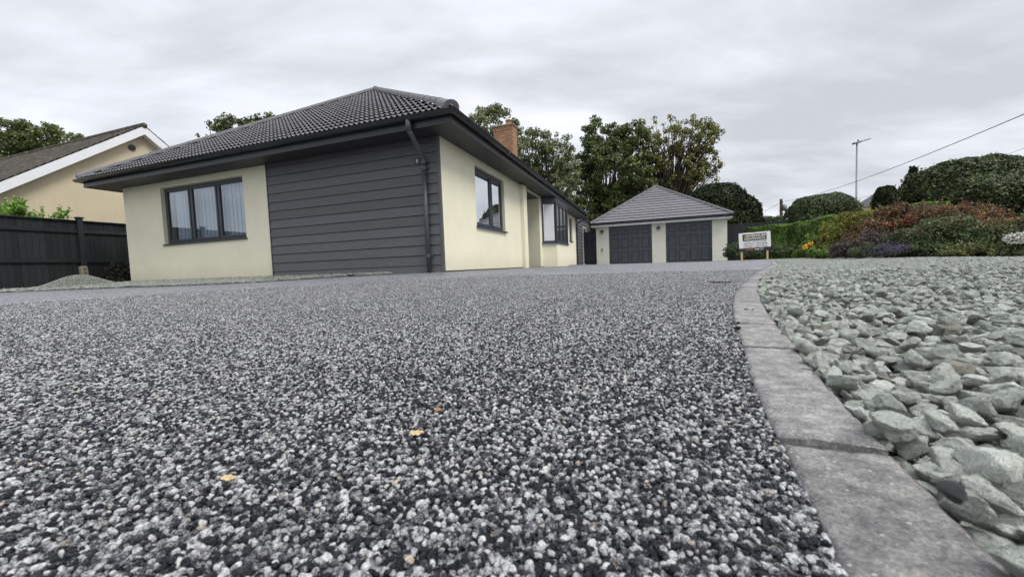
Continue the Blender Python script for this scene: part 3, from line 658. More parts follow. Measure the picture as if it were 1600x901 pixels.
def gravel():
    D = deposit(); print('deposited', len(D))
    d = np.hypot(D[:, 0], D[:, 1]); size = D[:, 6] / d
    vis = (D[:, 0] < 1.34 * D[:, 1] + .03) & (D[:, 1] > .09)
    # keep only stones seen from above for the single pieces
    order = np.argsort(-(size * vis * (1 + 30 * np.clip(D[:, 2] + .135, -.03, .01)))); pick = set(order[:300].tolist())
    for i in order[:300]:
        r_ = D[i]; o = bpy.data.objects.new('stone', green_hi[int(r_[7])]); COL.objects.link(o); o.parent = GBED; o.location = r_[:3]; o.rotation_euler = r_[3:6]; o.scale = (r_[6],) * 3
    rest = D[[i for i in range(len(D)) if i not in pick]]
    o = scatter('gravel_stone', rest[:, :3], rest[:, 3:6], np.repeat(rest[:, 6:7], 3, 1), rest[:, 7].astype(int), ghi, GBED); o['kind'] = 'stuff'
    # farther field, two layers
    sp = .020; Ps = []
    for lay in range(3):
        s2 = sp if lay < 2 else sp * 1.5
        ys = np.arange(-2.5, 12.6, s2); xs = np.arange(-.3, 10.2, s2); X, Y = np.meshgrid(xs, ys); P = np.stack([X.ravel(), Y.ravel()], 1) + rs.uniform(-.5, .5, (X.size, 2)) * s2
        ok = inside_gf(P[:, 0] - .014, P[:, 1]) & inside_gf(P[:, 0], P[:, 1])
        wedge = (P[:, 1] > 2.55) | (P[:, 0] > 1.36 * np.clip(P[:, 1], 0, 9) + .40) | (P[:, 1] < -.3) | (P[:, 0] > 3.2)
        lim = P[:, 0] < 1.45 * np.clip(P[:, 1], 0, 9) + 1.6
        P = P[ok & wedge & lim]; z = zt(P[:, 0], P[:, 1]) - (.018, .008, .002)[lay] + rs.uniform(-.004, .005, len(P)); Ps.append(np.c_[P, z])
    P = np.concatenate(Ps); n = len(P); S = np.clip(rs.gamma(8, .0030, n), .014, .038)
    o = scatter('gravel_stone', P, euler_tilt(n, .38), np.repeat(S[:, None], 3, 1), rs.randint(0, 12, n), glo, GBED); o['kind'] = 'stuff'
    print('far gravel', n)
gravel()

# gravel strip in front of the house and fence
def strip():
    far = []
    near = np.array(STRIP_N); nxs = []
    # far edge: along the fence foot, then along the house wall
    U = []
    t = np.linspace(0, 1, 60); seg = np.r_[0, np.cumsum(np.linalg.norm(np.diff(near, axis=0), axis=1))]; tt = t * seg[-1]
    nx_ = np.interp(tt, seg, near[:, 0]); ny_ = np.interp(tt, seg, near[:, 1])
    V = []; nk = 8; zn = zt(nx_, ny_) + .004
    for i in range(60):
        p = Vector((nx_[i], ny_[i], 0)); rel = p - Vector((C0.x, C0.y, 0)); u = rel.dot(DU); 
        if u < 9.25: q = HW(u, .02, .03); qz = C0.z + .03
        else:
            q = HW(u, min(7, (u - 9.2) * 4.0), 0); qz = C0.z + .035
        for k in range(nk):
            f = k / (nk - 1); V.append((p.x + (q.x - p.x) * f, p.y + (q.y - p.y) * f, (zn[i]) * (1 - f) + qz * f - .012 * (f > 0)))
    F = [(j * nk + i, j * nk + i + 1, (j + 1) * nk + i + 1, (j + 1) * nk + i) for j in range(59) for i in range(nk - 1)]
    o = npmesh('gravel_strip', np.array(V), F, GBASE); tag(o, 'narrow strip of pale green gravel along the front of the house', kind='structure')
    # scatter
    V = np.array(V).reshape(60, nk, 3); P = []; n = 17000
    a = rs.rand(n) * 59; k = rs.rand(n) * (nk - 1); i0 = np.minimum(a.astype(int), 58); k0 = np.minimum(k.astype(int), nk - 2); fa = (a - i0)[:, None]; fk = (k - k0)[:, None]
    p = V[i0, k0] * (1 - fa) * (1 - fk) + V[i0 + 1, k0] * fa * (1 - fk) + V[i0, k0 + 1] * (1 - fa) * fk + V[i0 + 1, k0 + 1] * fa * fk
    p[:, 2] += rs.uniform(.006, .03, n); S = np.clip(rs.gamma(9, .0052, n), .026, .07)
    s = scatter('gravel_stone', p, euler_tilt(n, .4), np.repeat(S[:, None], 3, 1), rs.randint(0, 12, n), glo, o); s['kind'] = 'stuff'
strip()
# soil bed beyond the gravel
def soil():
    V = []; yy = [-3, 2, 5, 6.5, 8.75, 11.4, 12.6, 16, 21]; xf = [5.6, 5.75, 6.45, 7.4, 8.5, 9.7, 9.5, 11.3, 12.2]
    for y, x in zip(yy, xf):
        z = float(zt(x, y)); V += [(x + .05, y, z - .035), (x + .5, y, z + .0), (x + 9, y, z - .02), (x + 18, y, z - .1)]
    F = [(j * 4 + i, j * 4 + i + 1, (j + 1) * 4 + i + 1, (j + 1) * 4 + i) for j in range(len(yy) - 1) for i in range(3)]
    o = npmesh('flower_bed', np.array(V), F, SOIL); tag(o, 'dark soil of the planted garden border', kind='structure')
soil()

# ================================================================== the bungalow
W = 9.114; VE = 13.852; EV = 0.507; SZ = 2.40          # width, length, eaves overhang, soffit height
house = empty('bungalow', C0, TH)
tag(house, 'cream rendered bungalow with dark grey tiled hip roof, grey cladding and brick chimney', 'bungalow')
def front(u, d, z): return (-u, d, z)                 # front wall, looking at it, u to the left
def side(v, d, z): return (-d, v, z)                  # long side wall
def build_walls():
    mb = MB()
    wall_grid(mb, 0, W, -.35, SZ + .02, [(4.894, 7.667, .90, 2.26)], .28, front)
    h = [(1.468, 3.26, .935, 2.241), (4.92, 6.69, -.35, 2.33), (7.05, 9.25, .84, 2.30), (12.1, 12.9, 1.15, 2.25)]
    wall_grid(mb, .28, VE, -.35, SZ + .02, h, .28, side)
    wall_grid(mb, .28, VE, -.35, SZ + .02, [], .28, lambda v, d, z: (-W + d, v, z))
    wall_grid(mb, .28, W - .28, -.35, SZ + .02, [], .28, lambda u, d, z: (-u, VE - d, z))
    # porch recess
    mb.box(-1.5, -.28, 4.72, 4.919, -.35, SZ); mb.box(-1.5, -.28, 6.691, 6.9, -.35, SZ); mb.box(-1.7, -1.5, 4.72, 6.9, -.35, SZ)
    mb.build('wall', CREAM, house)
    mb = MB(); mb.box(-.02, .11, 4.585, 4.915, -.3, SZ - .012, bev=.008); mb.build('porch_pier', CREAM, house)
    mb = MB(); mb.box(-1.499, -.002, 4.921, 6.689, 2.31, 2.335); mb.build('porch_ceiling', SOFF, house)
    mb = MB(); mb.box(-1.499, .06, 4.921, 6.689, -.3, .012, bev=.01); mb.build('porch_step', mat('step_paving', (.16, .155, .15), .85, .2, (20, .2)), house)
    d = MB(); d.box(-1.499, -1.44, 5.25, 6.2, .013, 2.08, bev=.004); do = d.build('front_door', ANTH, house)
    d = MB(); d.box(-1.439, -1.43, 5.42, 6.03, 1.1, 1.9); d.build('pane', GLASS, do); d = MB(); d.box(-1.44, -1.39, 5.34, 5.37, .95, 1.12, bev=.004); d.build('handle', STEEL, do)
    # dark plinth line at the foot of the side wall
    mb = MB(); mb.box(0.001, .012, .002, 4.583, -.2, .018); mb.box(0.001, .012, 6.69, VE, -.2, .014); mb.build('plinth', mat('plinth_bitumen', (.05, .05, .055), .8, .2), house)
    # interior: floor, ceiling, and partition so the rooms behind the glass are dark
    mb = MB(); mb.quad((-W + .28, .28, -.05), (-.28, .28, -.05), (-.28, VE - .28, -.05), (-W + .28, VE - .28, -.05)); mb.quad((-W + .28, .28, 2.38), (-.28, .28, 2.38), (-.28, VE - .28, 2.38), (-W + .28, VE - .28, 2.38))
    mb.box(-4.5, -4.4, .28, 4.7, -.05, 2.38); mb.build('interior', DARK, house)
build_walls()

def cladding():
    # boards between the cream wall and the corner; fitted from below, board faces tilted a little
    par = MB(); par.box(-4.10, -.004, -.022, -.002, -.08, 2.395); c = par.build('cladding', DARK, house)
    zb0 = [-.03, .160]; g = .1845; z = .022; k = 0
    boards = [(-.045, .128)]
    z = .131
    while z < 2.38: boards.append((z, min(z + .1735, 2.396))); z += .1815
    for a, b in boards:
        mb = MB(); x0, x1 = -4.118, -.052
        mb.v += [(x0, -.040, a), (x1, -.040, a), (x1, -.0235, a), (x0, -.0235, a), (x0, -.036, a + .006), (x0, -.0275, b), (x1, -.0275, b), (x1, -.0235, b), (x0, -.0235, b)]
        i = 0; mb.v = [(x0, -.0475, a + .003), (x1, -.0475, a + .003), (x1, -.033, b), (x0, -.033, b), (x0, -.0235, a), (x1, -.0235, a), (x1, -.0235, b), (x0, -.0235, b), (x0, -.044, a), (x1, -.044, a)]
        mb.f = [(0, 1, 2, 3), (8, 9, 1, 0), (4, 5, 9, 8), (7, 6, 5, 4), (3, 2, 6, 7), (1, 9, 5, 6, 2), (0, 3, 7, 4, 8)]; mb.mi = [0] * 7
        mb.build('board', CLAD, c)
    t = MB(); t.box(-.050, .0045, -.052, -.002, -.07, 2.396, bev=.003); t.build('corner_trim', CLAD, c)
    t = MB(); t.box(-4.142, -4.119, -.050, -.002, -.05, 2.396, bev=.002); t.build('edge_trim', ANTH, c)
cladding()

def window(parent, place, u0, u1, z0, z1, panes, depth=.07, fr=.055, sash=.045, gl=GLASS, matf=ANTH, sillm=None, sill_out=.05, sill_over=.05):
    """frame object > sash bars, panes ; place(u, d, z); panes = list of split fractions"""
    def bx(mb, a, b, d0, d1, c, d, bev=.003):
        P0 = Vector(place(a, d0, c)); P1 = Vector(place(b, d1, d)); mb.box(P0.x, P1.x, P0.y, P1.y, P0.z, P1.z, bev=bev)
    mb = MB(); d0, d1 = depth, depth + .07
    bx(mb, u0, u1, d0, d1, z0, z0 + fr); bx(mb, u0, u1, d0, d1, z1 - fr, z1); bx(mb, u0, u0 + fr, d0, d1, z0 + fr, z1 - fr); bx(mb, u1 - fr, u1, d0, d1, z0 + fr, z1 - fr)
    cuts = [0] + panes + [1]
    for c in panes: x = u0 + (u1 - u0) * c; bx(mb, x - fr * .55, x + fr * .55, d0 + .001, d1 - .001, z0 + fr, z1 - fr)
    f = mb.build('window', matf, parent)
    for a, b in zip(cuts, cuts[1:]):
        xa = u0 + (u1 - u0) * a + (fr if a == 0 else fr * .55); xb = u0 + (u1 - u0) * b - (fr if b == 1 else fr * .55); za, zb2 = z0 + fr, z1 - fr
        mb = MB(); s = sash; q0, q1 = d0 - .014, d0 + .045
        bx(mb, xa, xb, q0, q1, za, za + s); bx(mb, xa, xb, q0, q1, zb2 - s, zb2); bx(mb, xa, xa + s, q0, q1, za + s, zb2 - s); bx(mb, xb - s, xb, q0, q1, za + s, zb2 - s)
        mb.build('sash', matf, f)
        mb = MB(); mb.quad(place(xa + s - .004, d0 + .012, za + s - .004), place(xb - s + .004, d0 + .012, za + s - .004), place(xb - s + .004, d0 + .012, zb2 - s + .004), place(xa + s - .004, d0 + .012, zb2 - s + .004)); mb.build('pane', gl, f)
    mb = MB(); bx(mb, u0 - sill_over, u1 + sill_over, -sill_out, d0 + .02, z0 - .028, z0 + .004, .004); mb.build('sill', sillm or matf, f)
    return f
fw = window(house, front, 4.894, 7.667, .905, 2.255, [1 / 3, 2 / 3], depth=.085, sillm=ANTH, sill_out=.035, sill_over=.03)
def blinds():
    r = empty('vertical_blind', (0, 0, 0)); r.parent = house
    me = None; x = 4.98; k = 0
    mb = MB(); mb.quad((-.0425, 0, 0), (.0425, 0, 0), (.0425, 0, 1.24), (-.0425, 0, 1.24)); s0 = mb.build('slat', BLIND, r, fixn=False)
    first = True
    while x < 7.60:
        o = s0 if first else inst(s0, None, r); first = False
        o.location = (-x, .235 + rnd.uniform(-.002, .002), .965); o.rotation_euler = (rnd.uniform(-.004, .004), 0, R(14) + rnd.uniform(-.06, .06)); x += .131
    mb = MB(); mb.box(-7.60, -4.94, .205, .26, 2.21, 2.25); mb.build('headrail', WHITE, r)
blinds()
w1 = window(house, side, 1.468, 3.26, .94, 2.236, [.57], depth=.07, gl=GLASS2, sillm=SKYSILL, sill_out=.06, sill_over=.03)
mb = MB(); mb.quad((-.26, 1.5, .95), (-.26, 3.23, .95), (-.26, 3.23, 2.23), (-.26, 1.5, 2.23)); mb.build('pale_pane_backing', PALEBACK, house)  # pale sheet added behind the glass to brighten the panes
window(house, side, 12.1, 12.9, 1.15, 2.25, [], depth=.07, gl=GLASS2, sillm=SKYSILL, sill_out=.05, sill_over=.03)

def bay():
    # box bay: root on the wall at v 6.99 and 9.35, outer face at x = .5 from v 7.16 to 9.2
    P = [(0.0, 6.99), (.48, 7.18), (.48, 9.18), (0.0, 9.37)]
    b = empty('bay_window', (0, 0, 0)); b.parent = house
    mb = MB(); mb.sweep([(0, -.3), (0, .80), (-.1, .80), (-.1, -.3)], P); mb.build('bay_wall', CREAM, b)
    mb = MB(); mb.sweep([(.045, .80), (.045, .835), (-.09, .835), (-.09, .80)], [(.0, 6.96), (.48, 7.15), (.48, 9.21), (0, 9.40)]); mb.build('bay_sill', SKYSILL, b)
    mb = MB(); mb.sweep([(.012, 2.215), (.012, 2.39), (-.09, 2.39), (-.09, 2.215)], P); mb.build('bay_head', ANTH, b)
    # frames
    fr = MB(); th = .07
    def post(x, y, w_=.05): fr.box(x - w_, x + w_ * .4, y - w_, y + w_, .835, 2.215, bev=.003)
    post(.475, 7.20, .05); post(.475, 9.16, .05)
    fr.box(.41, .475, 7.2, 9.16, .836, .90); fr.box(.41, .475, 7.2, 9.16, 2.15, 2.214)
    for y in (7.85, 8.50): fr.box(.405, .478, y - .035, y + .035, .90, 2.15, bev=.003)
    d = Vector((.48, .19, 0)).normalized(); ang = math.atan2(d.y, d.x)
    Mx = Matrix.Translation((0, 6.99, 0)) @ Matrix.Rotation(ang, 4, 'Z')
    Ln = math.hypot(.48, .19)
    fr.box(.002, .07, .003, .07, .836, 2.214, Mx); fr.box(Ln - .075, Ln - .03, .003, .07, .836, 2.214, Mx); fr.box(.07, Ln - .07, .005, .07, .836, .895, Mx); fr.box(.07, Ln - .07, .005, .07, 2.155, 2.214, Mx)
    My = Matrix.Translation((0, 9.37, 0)) @ Matrix.Rotation(-ang, 4, 'Z')
    fr.box(.002, .07, -.07, -.003, .836, 2.214, My); fr.box(Ln - .075, Ln - .03, -.07, -.003, .836, 2.214, My); fr.box(.07, Ln - .07, -.07, -.005, .836, .895, My)
    fr.build('bay_frame', ANTH, b)
    mb = MB(); mb.poly([tuple(Mx @ Vector(p)) for p in ((.06, .03, .88), (Ln - .07, .03, .88), (Ln - .07, .03, 2.17), (.06, .03, 2.17))]); mb.build('pane', GLASS2, b)
    mb = MB(); mb.poly([tuple(My @ Vector(p)) for p in ((.06, -.03, .88), (Ln - .07, -.03, .88), (Ln - .07, -.03, 2.17), (.06, -.03, 2.17))]); mb.build('pane', GLASS2, b)
    for a, c in ((7.23, 7.82), (7.88, 8.47), (8.53, 9.12)):
        mb = MB(); mb.quad((.445, a, .89), (.445, c, .89), (.445, c, 2.16), (.445, a, 2.16)); mb.build('pane', GLASS2, b)
    mb = MB(); mb.quad((.08, 7.04, .88), (.36, 7.16, .88), (.36, 7.16, 2.16), (.08, 7.04, 2.16)); mb.build('pale_pane_backing', PALEBACK, b)  # another added pale sheet, lightens the angled bay pane
    # slatted blind down to two thirds inside the outer face
    s = MB(); s.box(-.012, .012, 7.26, 9.1, 0, .004); s0 = s.build('blind_slat', BLIND, b); z = 1.32; first = True
    while z < 2.16:
        o = s0 if first else inst(s0, None, b); first = False; o.location = (.395, 0, z); o.rotation_euler = (0, R(28), 0); z += .055
    s = MB(); s.box(.385, .41, 7.26, 9.1, 1.27, 1.30); s.build('blind_rail', WHITE, b)
bay()

# roof: soffit, fascia, gutter ring, deck, tiles
XL, XR, YF, YB = -W - EV, EV, -EV, VE + EV
ring = [(XL, YF), (XR, YF), (XR, YB), (XL, YB)]
def eaves(parent, ring, inner, z, hf=.165, mats=(SOFF, FASC, GUTT), gr=.062, gz=.0):
    (x0, y0), (x1, _), (_, y1), _2 = ring
    mb = MB(); ix0, iy0, ix1, iy1 = inner
    # soffit boards as a ring of panels, joints left open by 4 mm
    mb.box(x0 + .02, x1 - .02, y0 + .02, iy0, z, z + .012); mb.box(x0 + .02, x1 - .02, iy1, y1 - .02, z, z + .012)
    n = max(2, int((iy1 - iy0) / 2.4)); st = (iy1 - iy0) / n
    for k in range(n):
        mb.box(ix1, x1 - .02, iy0 + k * st + .003, iy0 + (k + 1) * st - .001, z, z + .012); mb.box(x0 + .02, ix0, iy0 + k * st + .003, iy0 + (k + 1) * st - .001, z, z + .012)
    mb.build('soffit', mats[0], parent)
    prof = [(-.02, z - .012), (-.004, z - .016), (.006, z - .010), (.006, z + .012), (0, z + .02), (0, z + hf), (-.02, z + hf)]
    # outward is the right-hand side when going counter-clockwise
    mb = MB(); mb.sweep(prof, ring, closed=True); mb.build('fascia', mats[1], parent)
    if gr:
        c = z + hf - .002 + gz; o0 = .012; pr = []; n = 9
        for k in range(n): a = math.pi + math.pi * k / (n - 1); pr.append((o0 + gr + gr * math.cos(a), c + gr * 1.05 * math.sin(a)))
        pr += [(o0 + 2 * gr + .004, c + .004), (o0 + 2 * gr - .004, c + .006), (o0 + 2 * gr - .006, c)]
        for k in range(n - 1, -1, -1): a = math.pi + math.pi * k / (n - 1); pr.append((o0 + gr + (gr - .004) * math.cos(a), c + (gr - .004) * 1.05 * math.sin(a)))
        mb = MB(); mb.sweep(pr, ring, closed=True); g = mb.build('gutter', mats[2], parent, smooth=True)
        return g
gut = eaves(house, ring, (-W, 0.0, 0.0, VE), SZ)
def gutter_bits():
    # union brackets and the corner
    for v in (1.9, 5.0, 8.1, 11.2):
        mb = MB(); mb.sweep([(.006, 2.50), (.02, 2.494), (.08, 2.488), (.145, 2.51), (.146, 2.572), (.14, 2.572), (.006, 2.572)][:7], [(XR, v), (XR, v + .07)]); mb.build('gutter_joint', GUTT, gut)
gutter_bits()

PIPE = mat('grey_pipe', (0.055, 0.068, 0.078), 0.38, 0.5, (5, .1))
def downpipe(parent, top, offs, wallx, wally, zbot, w_=.065, m=PIPE):
    mb = MB()
    mb.tube([top, (top[0], top[1], top[2] - .20)], .048, 12)
    mb.build('downpipe_outlet', m, parent, smooth=True)
    mb = MB(); mb.tube([(top[0], top[1], top[2] - .17), (top[0] + .02 * offs[0], top[1] + .04, top[2] - .24), (wallx, wally - .02, top[2] - .50), (wallx, wally, top[2] - .60)], .040, 12); mb.build('downpipe_swan_neck', m, parent, smooth=True)
    p = MB(); p.tube([(wallx, wally, top[2] - .55), (wallx, wally, zbot)], .041, 12); po = p.build('downpipe', m, parent, smooth=True)
    for z in (top[2] - .58, 1.85, .30):
        if z > 2.2: continue
        q = MB(); q.box(wallx - .06, wallx + .075, wally + .012, wally + .04, z - .012, z + .012); q.tube([(wallx, wally, z - .03), (wallx, wally, z + .03)], .047, 12); q.build('pipe_clip', m, po)
downpipe(house, (-.245, -EV - .075, 2.535), (1, 0), -.285, -.095, -.06)
# second pipe at the far end of the long side
mb = MB(); mb.tube([(EV + .07, VE + .2, 2.50), (EV + .07, VE + .2, 2.36), (.12, VE + .03, 2.16), (.06, VE + .03, 2.05), (.06, VE + .03, -.08)], .034, 8); mb.build('downpipe', GUTT, house, smooth=True)
mb = MB(); mb.tube([(EV - .9, VE + .45, 2.40), (EV - .9, VE + .45, 2.38)], .01, 6)

# number plate
mb = MB(); mb.box(-.512, -.388, -.056, -.046, 1.935, 2.055, bev=.002); npl = mb.build('number_plate', SIGNK, house)
text_mesh('9', .095, 'number', WHITE, npl, Matrix.Translation((-.448, -.0565, 1.995)) @ Matrix.Rotation(R(90), 4, 'X'), .001)

AX, AY, AZ = -4.72, 4.56, 5.86                 # front apex of the ridge
EZ = 2.575; E0 = .06                            # eaves line of the tiles: height, reach beyond the fascia
FX0, FX1, FY = XL - E0, XR + E0, YF - E0
def roof():
    run = AY - FY; rise = AZ - EZ; P = math.atan2(rise, run); SLn = math.hypot(run, rise); cp, sp_ = math.cos(P), math.sin(P)
    yb = YB + E0; dk = -.035
    mb = MB(); A = (AX, AY, AZ + dk); B = (AX, yb - run, AZ + dk); c = [(FX0, FY, EZ + dk), (FX1, FY, EZ + dk), (FX1, yb, EZ + dk), (FX0, yb, EZ + dk)]
    mb.poly([c[0], c[1], A]); mb.quad(c[1], c[2], B, A); mb.poly([c[2], c[3], B]); mb.quad(c[3], c[0], A, B); mb.quad(*c)
    ro = mb.build('roof', TILE, house)
    GAU, CW = .335, .330; LT = .42
    nx = 18; xs = np.linspace(0, CW + .02, nx + 1)
    def prof(x): return .010 * max(0.0, math.cos(2 * math.pi * (x / .11))) + .003 * math.cos(2 * math.pi * x / .11)
    def tile_mesh():
        V = []; F = []
        rows = [(.05, -.004, 2.2, .040), (0, -.001, 2.2, .044), (0, .009, 2.2, .044), (.008, .013, 2.1, .044), (.10, .010, 1.2, .030), (LT, .004, 1.0, .0)]   # underside, lip, top at tail ... head
        for s_, dz, am, tilt in rows:
            for x in xs: V.append((x, s_, prof(x) * am + dz + tilt))
        k = nx + 1
        for r_ in range(5):
            for i in range(nx): F.append((r_ * k + i, r_ * k + i + 1, (r_ + 1) * k + i + 1, (r_ + 1) * k + i))
        # left and right edges
        me = bpy.data.meshes.new('tile'); me.from_pydata(V, [], F); me.materials.append(TILE); 
        me.polygons.foreach_set('use_smooth', [False] * len(me.polygons)); return me
    base = tile_mesh()
    Mr = Matrix(((1, 0, 0, 0), (0, cp, -sp_, 0), (0, sp_, cp, 0), (0, 0, 0, 1)))
    O = Vector((0, FY, EZ - .012)); count = 0
    row = 0
    nL = Vector((run, -(AX - FX0), 0)).normalized()   # keep points with n.(p-corner) > 0
    nR = Vector((-run, -(FX1 - AX), 0)).normalized()
    while True:
        s0 = row * GAU; 
        if s0 > SLn - .05: break
        xl = FX0 + (AX - FX0) * max(0, s0 / SLn) - .02; xr = FX1 - (FX1 - AX) * max(0, s0 / SLn) + .02; off = 0
        n = int(math.ceil((xr - xl) / CW)) ; i0 = math.floor((xl - FX0) / CW)
        for i in range(i0, int((xr - FX0) / CW) + 1):
            x = FX0 + i * CW; p = O + Mr @ Vector((x, s0, 0)).to_3d() if False else Vector((x, FY + s0 * cp, EZ - .012 + s0 * sp_))
            # inside test of the four plan corners
            cs = [Vector((x + a, p.y + b * cp, 0)) for a in (0, CW) for b in (0, LT)]
            inl = [(q - Vector((FX0, FY, 0))).dot(nL) for q in cs]; inr = [(q - Vector((FX1, FY, 0))).dot(nR) for q in cs]
            if max(inl) < 0 or max(inr) < 0: continue
            Mo = Matrix.Translation(p) @ Mr
            if min(inl) >= -.01 and min(inr) >= -.01: me = base
            else:
                me = base.copy(); bm = bmesh.new(); bm.from_mesh(me); bm.transform(Mo)
                for nn, cc in ((nL, Vector((FX0, FY, 0))), (nR, Vector((FX1, FY, 0)))):
                    bmesh.ops.bisect_plane(bm, geom=bm.verts[:] + bm.edges[:] + bm.faces[:], plane_co=cc, plane_no=nn, clear_inner=True)
                bm.transform(Mo.inverted()); 
                if len(bm.faces) == 0: bm.free(); continue
                bm.to_mesh(me); bm.free()
            o = bpy.data.objects.new('tile', me); COL.objects.link(o); o.parent = ro
            o.matrix_local = Mo @ Matrix.Translation((0, rnd.uniform(-.002, .002), rnd.uniform(0, .002))); count += 1
        row += 1
    print('tiles', count)
    # hip tiles: half round, each lapping the one below
    def hip(a, b, n0, name='hip_tile', r0=.108, up=.0, seg=.41):
        a = Vector(a); b = Vector(b); d = (b - a); Ln = d.length; d = d.normalized(); X = d.cross(Vector((0, 0, 1))).normalized(); Y = X.cross(d)
        k = int(Ln / seg); st = Ln / k
        for i in range(k):
            p = a + d * (i * st); q = a + d * ((i + 1) * st + .03)
            V = []; F = []; m_ = 10
            for (c, rr) in ((p, r0 + .004), (q, r0)):
                for j in range(m_ + 1):
                    t = math.pi * j / m_; V.append(c + X * (rr * 1.08 * math.cos(t)) + Y * (rr * .95 * math.sin(t) - .045))
            for j in range(m_ + 1):
                t = math.pi * j / m_; V.append(p + X * ((r0 - .008) * 1.08 * math.cos(t)) + Y * ((r0 - .008) * .95 * math.sin(t) - .045))
            for j in range(m_): F.append((j, j + 1, m_ + 1 + j + 1, m_ + 1 + j)); F.append((j, j + 1, 2 * (m_ + 1) + j + 1, 2 * (m_ + 1) + j))
            me = bpy.data.meshes.new(name); me.from_pydata([tuple(v) for v in V], [], F); me.materials.append(HIPT); me.polygons.foreach_set('use_smooth', [True] * len(F))
            o = bpy.data.objects.new(name, me); COL.objects.link(o); o.parent = ro
    up = Vector((0, 0, .072))
    cR = Vector((FX1, FY, EZ)); cL = Vector((FX0, FY, EZ)); A = Vector((AX, AY, AZ))
    dR = (A - cR).normalized(); dL = (A - cL).normalized()
    hip(cR + dR * .60 + up, A + up, 0); hip(cL + dL * .35 + up, A + up, 0)
    hip(A + up - Vector((0, .05, 0)), Vector((AX, yb - run, AZ + .04)), 0, 'ridge_tile')
    # closed block-end hip tiles at the two corners, kicked up at the outer end
    for c, d, kick, Ls in ((cR, dR, .0, .62), (cL, dL, .0, .36)):
        V = []; F = []; m_ = 12; X = d.cross(Vector((0, 0, 1))).normalized(); Y = X.cross(d)
        sec = []
        for t_ in np.linspace(0, 1, 7):
            pos = c + d * (Ls * (1 - t_) + .00) + up + Vector((0, 0, kick * max(0, (t_ - .35) / .65) ** 1.6)); rr = .106 + .010 * max(0, t_ - .6) * 2.5
            sec.append(len(V))
            for j in range(m_ + 1):
                a = math.pi * j / m_; V.append(pos + X * (rr * 1.08 * math.cos(a)) + Y * (rr * math.sin(a) - .05 - .05 * (1 if j in (0, m_) else 0)))
        for s0, s1 in zip(sec, sec[1:]):
            for j in range(m_): F.append((s0 + j, s0 + j + 1, s1 + j + 1, s1 + j))
        F.append(tuple(range(sec[-1], sec[-1] + m_ + 1)))
        me = bpy.data.meshes.new('hip_end_tile'); me.from_pydata([tuple(v) for v in V], [], F); me.materials.append(TILE); me.polygons.foreach_set('use_smooth', [len(f) == 4 for f in F])
        o = bpy.data.objects.new('hip_end_tile', me); COL.objects.link(o); o.parent = ro
    # plain courses of tiles on the other slopes: a stepped surface joined into one piece
    mb = MB(); rows_ = int(SLn / GAU)
    def strip_(c0, c1, t0, t1):
        for r_ in range(rows_):
            f0, f1 = r_ / rows_, (r_ + 1) / rows_
            a = c0.lerp(t0, f0); b = c1.lerp(t1, f0); c_ = c1.lerp(t1, f1); d_ = c0.lerp(t0, f1)
            lift = Vector((0, 0, .035)); a2 = a + lift; b2 = b + lift
            mb.quad(tuple(a), tuple(b), tuple(b2), tuple(a2)); mb.quad(tuple(a2), tuple(b2), tuple(c_ + Vector((0, 0, .008))), tuple(d_ + Vector((0, 0, .008))))
    B = Vector((AX, yb - run, AZ)); cBR = Vector((FX1, yb, EZ)); cBL = Vector((FX0, yb, EZ)); dn = Vector((0, 0, -.02))
    strip_(cR + dn, cBR + dn, A + dn, B + dn); strip_(cBL + dn, cL + dn, B + dn, A + dn); strip_(cBR + dn, cBL + dn, B + dn, B + dn)
    o = mb.build('tile_courses', TILE, ro); o['kind'] = 'stuff'
roof()

def chimney():
    ch = MB(); x0, x1, y0, y1, z0, z1 = -1.893, -1.137, 7.6, 8.09, 2.8, 5.22
    ch.box(x0 + .012, x1 - .012, y0 + .012, y1 - .012, z0, z1 - .01); c = ch.build('chimney', MORTAR, house)
    bl, bh, bw, j = .215, .065, .1025, .010
    def bm_(lx, ly):
        mb = MB(); mb.box(0, lx, 0, ly, 0, bh, bev=.003); return mb
    protos = {}
    def put(lx, ly, x, y, z):
        key = (round(lx, 3), round(ly, 3))
        if key not in protos: o = bm_(*key).build('brick', BRICK, c); protos[key] = o
        else: o = inst(protos[key], None, c)
        o.location = (x + rnd.uniform(-.001, .001), y + rnd.uniform(-.002, .002), z)
    z = 3.50; k = 0
    while z < z1 - .05:
        o_ = (k % 2) * (bl + j) / 2; out = .012 if z > 5.05 else 0
        # front and back: run bricks along x
        x = x0 - out
        first = True
        while x < x1 + out - .02:
            ln = bl if not (first and k % 2) else bw; ln = min(ln, x1 + out - x)
            put(ln, bw, x, y0 - out, z); x += ln + j; first = False
        y = y0 + bw + j
        while y < y1 - .02:
            ln = bl if not (k % 2 == 0 and y == y0 + bw + j) else bw; ln = min(ln, y1 + out - y)
            put(bw, ln, x1 - bw + out, y, z); y += ln + j
        z += bh + j; k += 1
    mb = MB(); mb.box(x0 - .05, x1 + .05, y0 - .05, y1 + .05, z + .0, z + .055, bev=.008); mb.build('capping', CONC, c)
    mb = MB(); mb.box(x0 + .06, x1 - .06, y0 + .06, y1 - .06, z + .055, z + .085, bev=.02); mb.build('flaunching', CONC, c)
    mb = MB(); mb.lathe([(.125, 0), (.118, .05), (.105, .10), (.10, .16), (.13, .17), (.135, .20), (.11, .205), (.06, .235), (.0, .24)], (x1 - .22, y0 + .25, z + .07), 16); mb.build('chimney_pot', CLAY, c, smooth=True)
    mb = MB(); mb.lathe([(.11, 0), (.10, .05), (.06, .075), (.0, .08)], (x0 + .20, y0 + .25, z + .075), 14); mb.build('flue_cap', mat('lichen_clay', (.30, .29, .17), .9, .1, (14, .3)), c, smooth=True)
chimney()

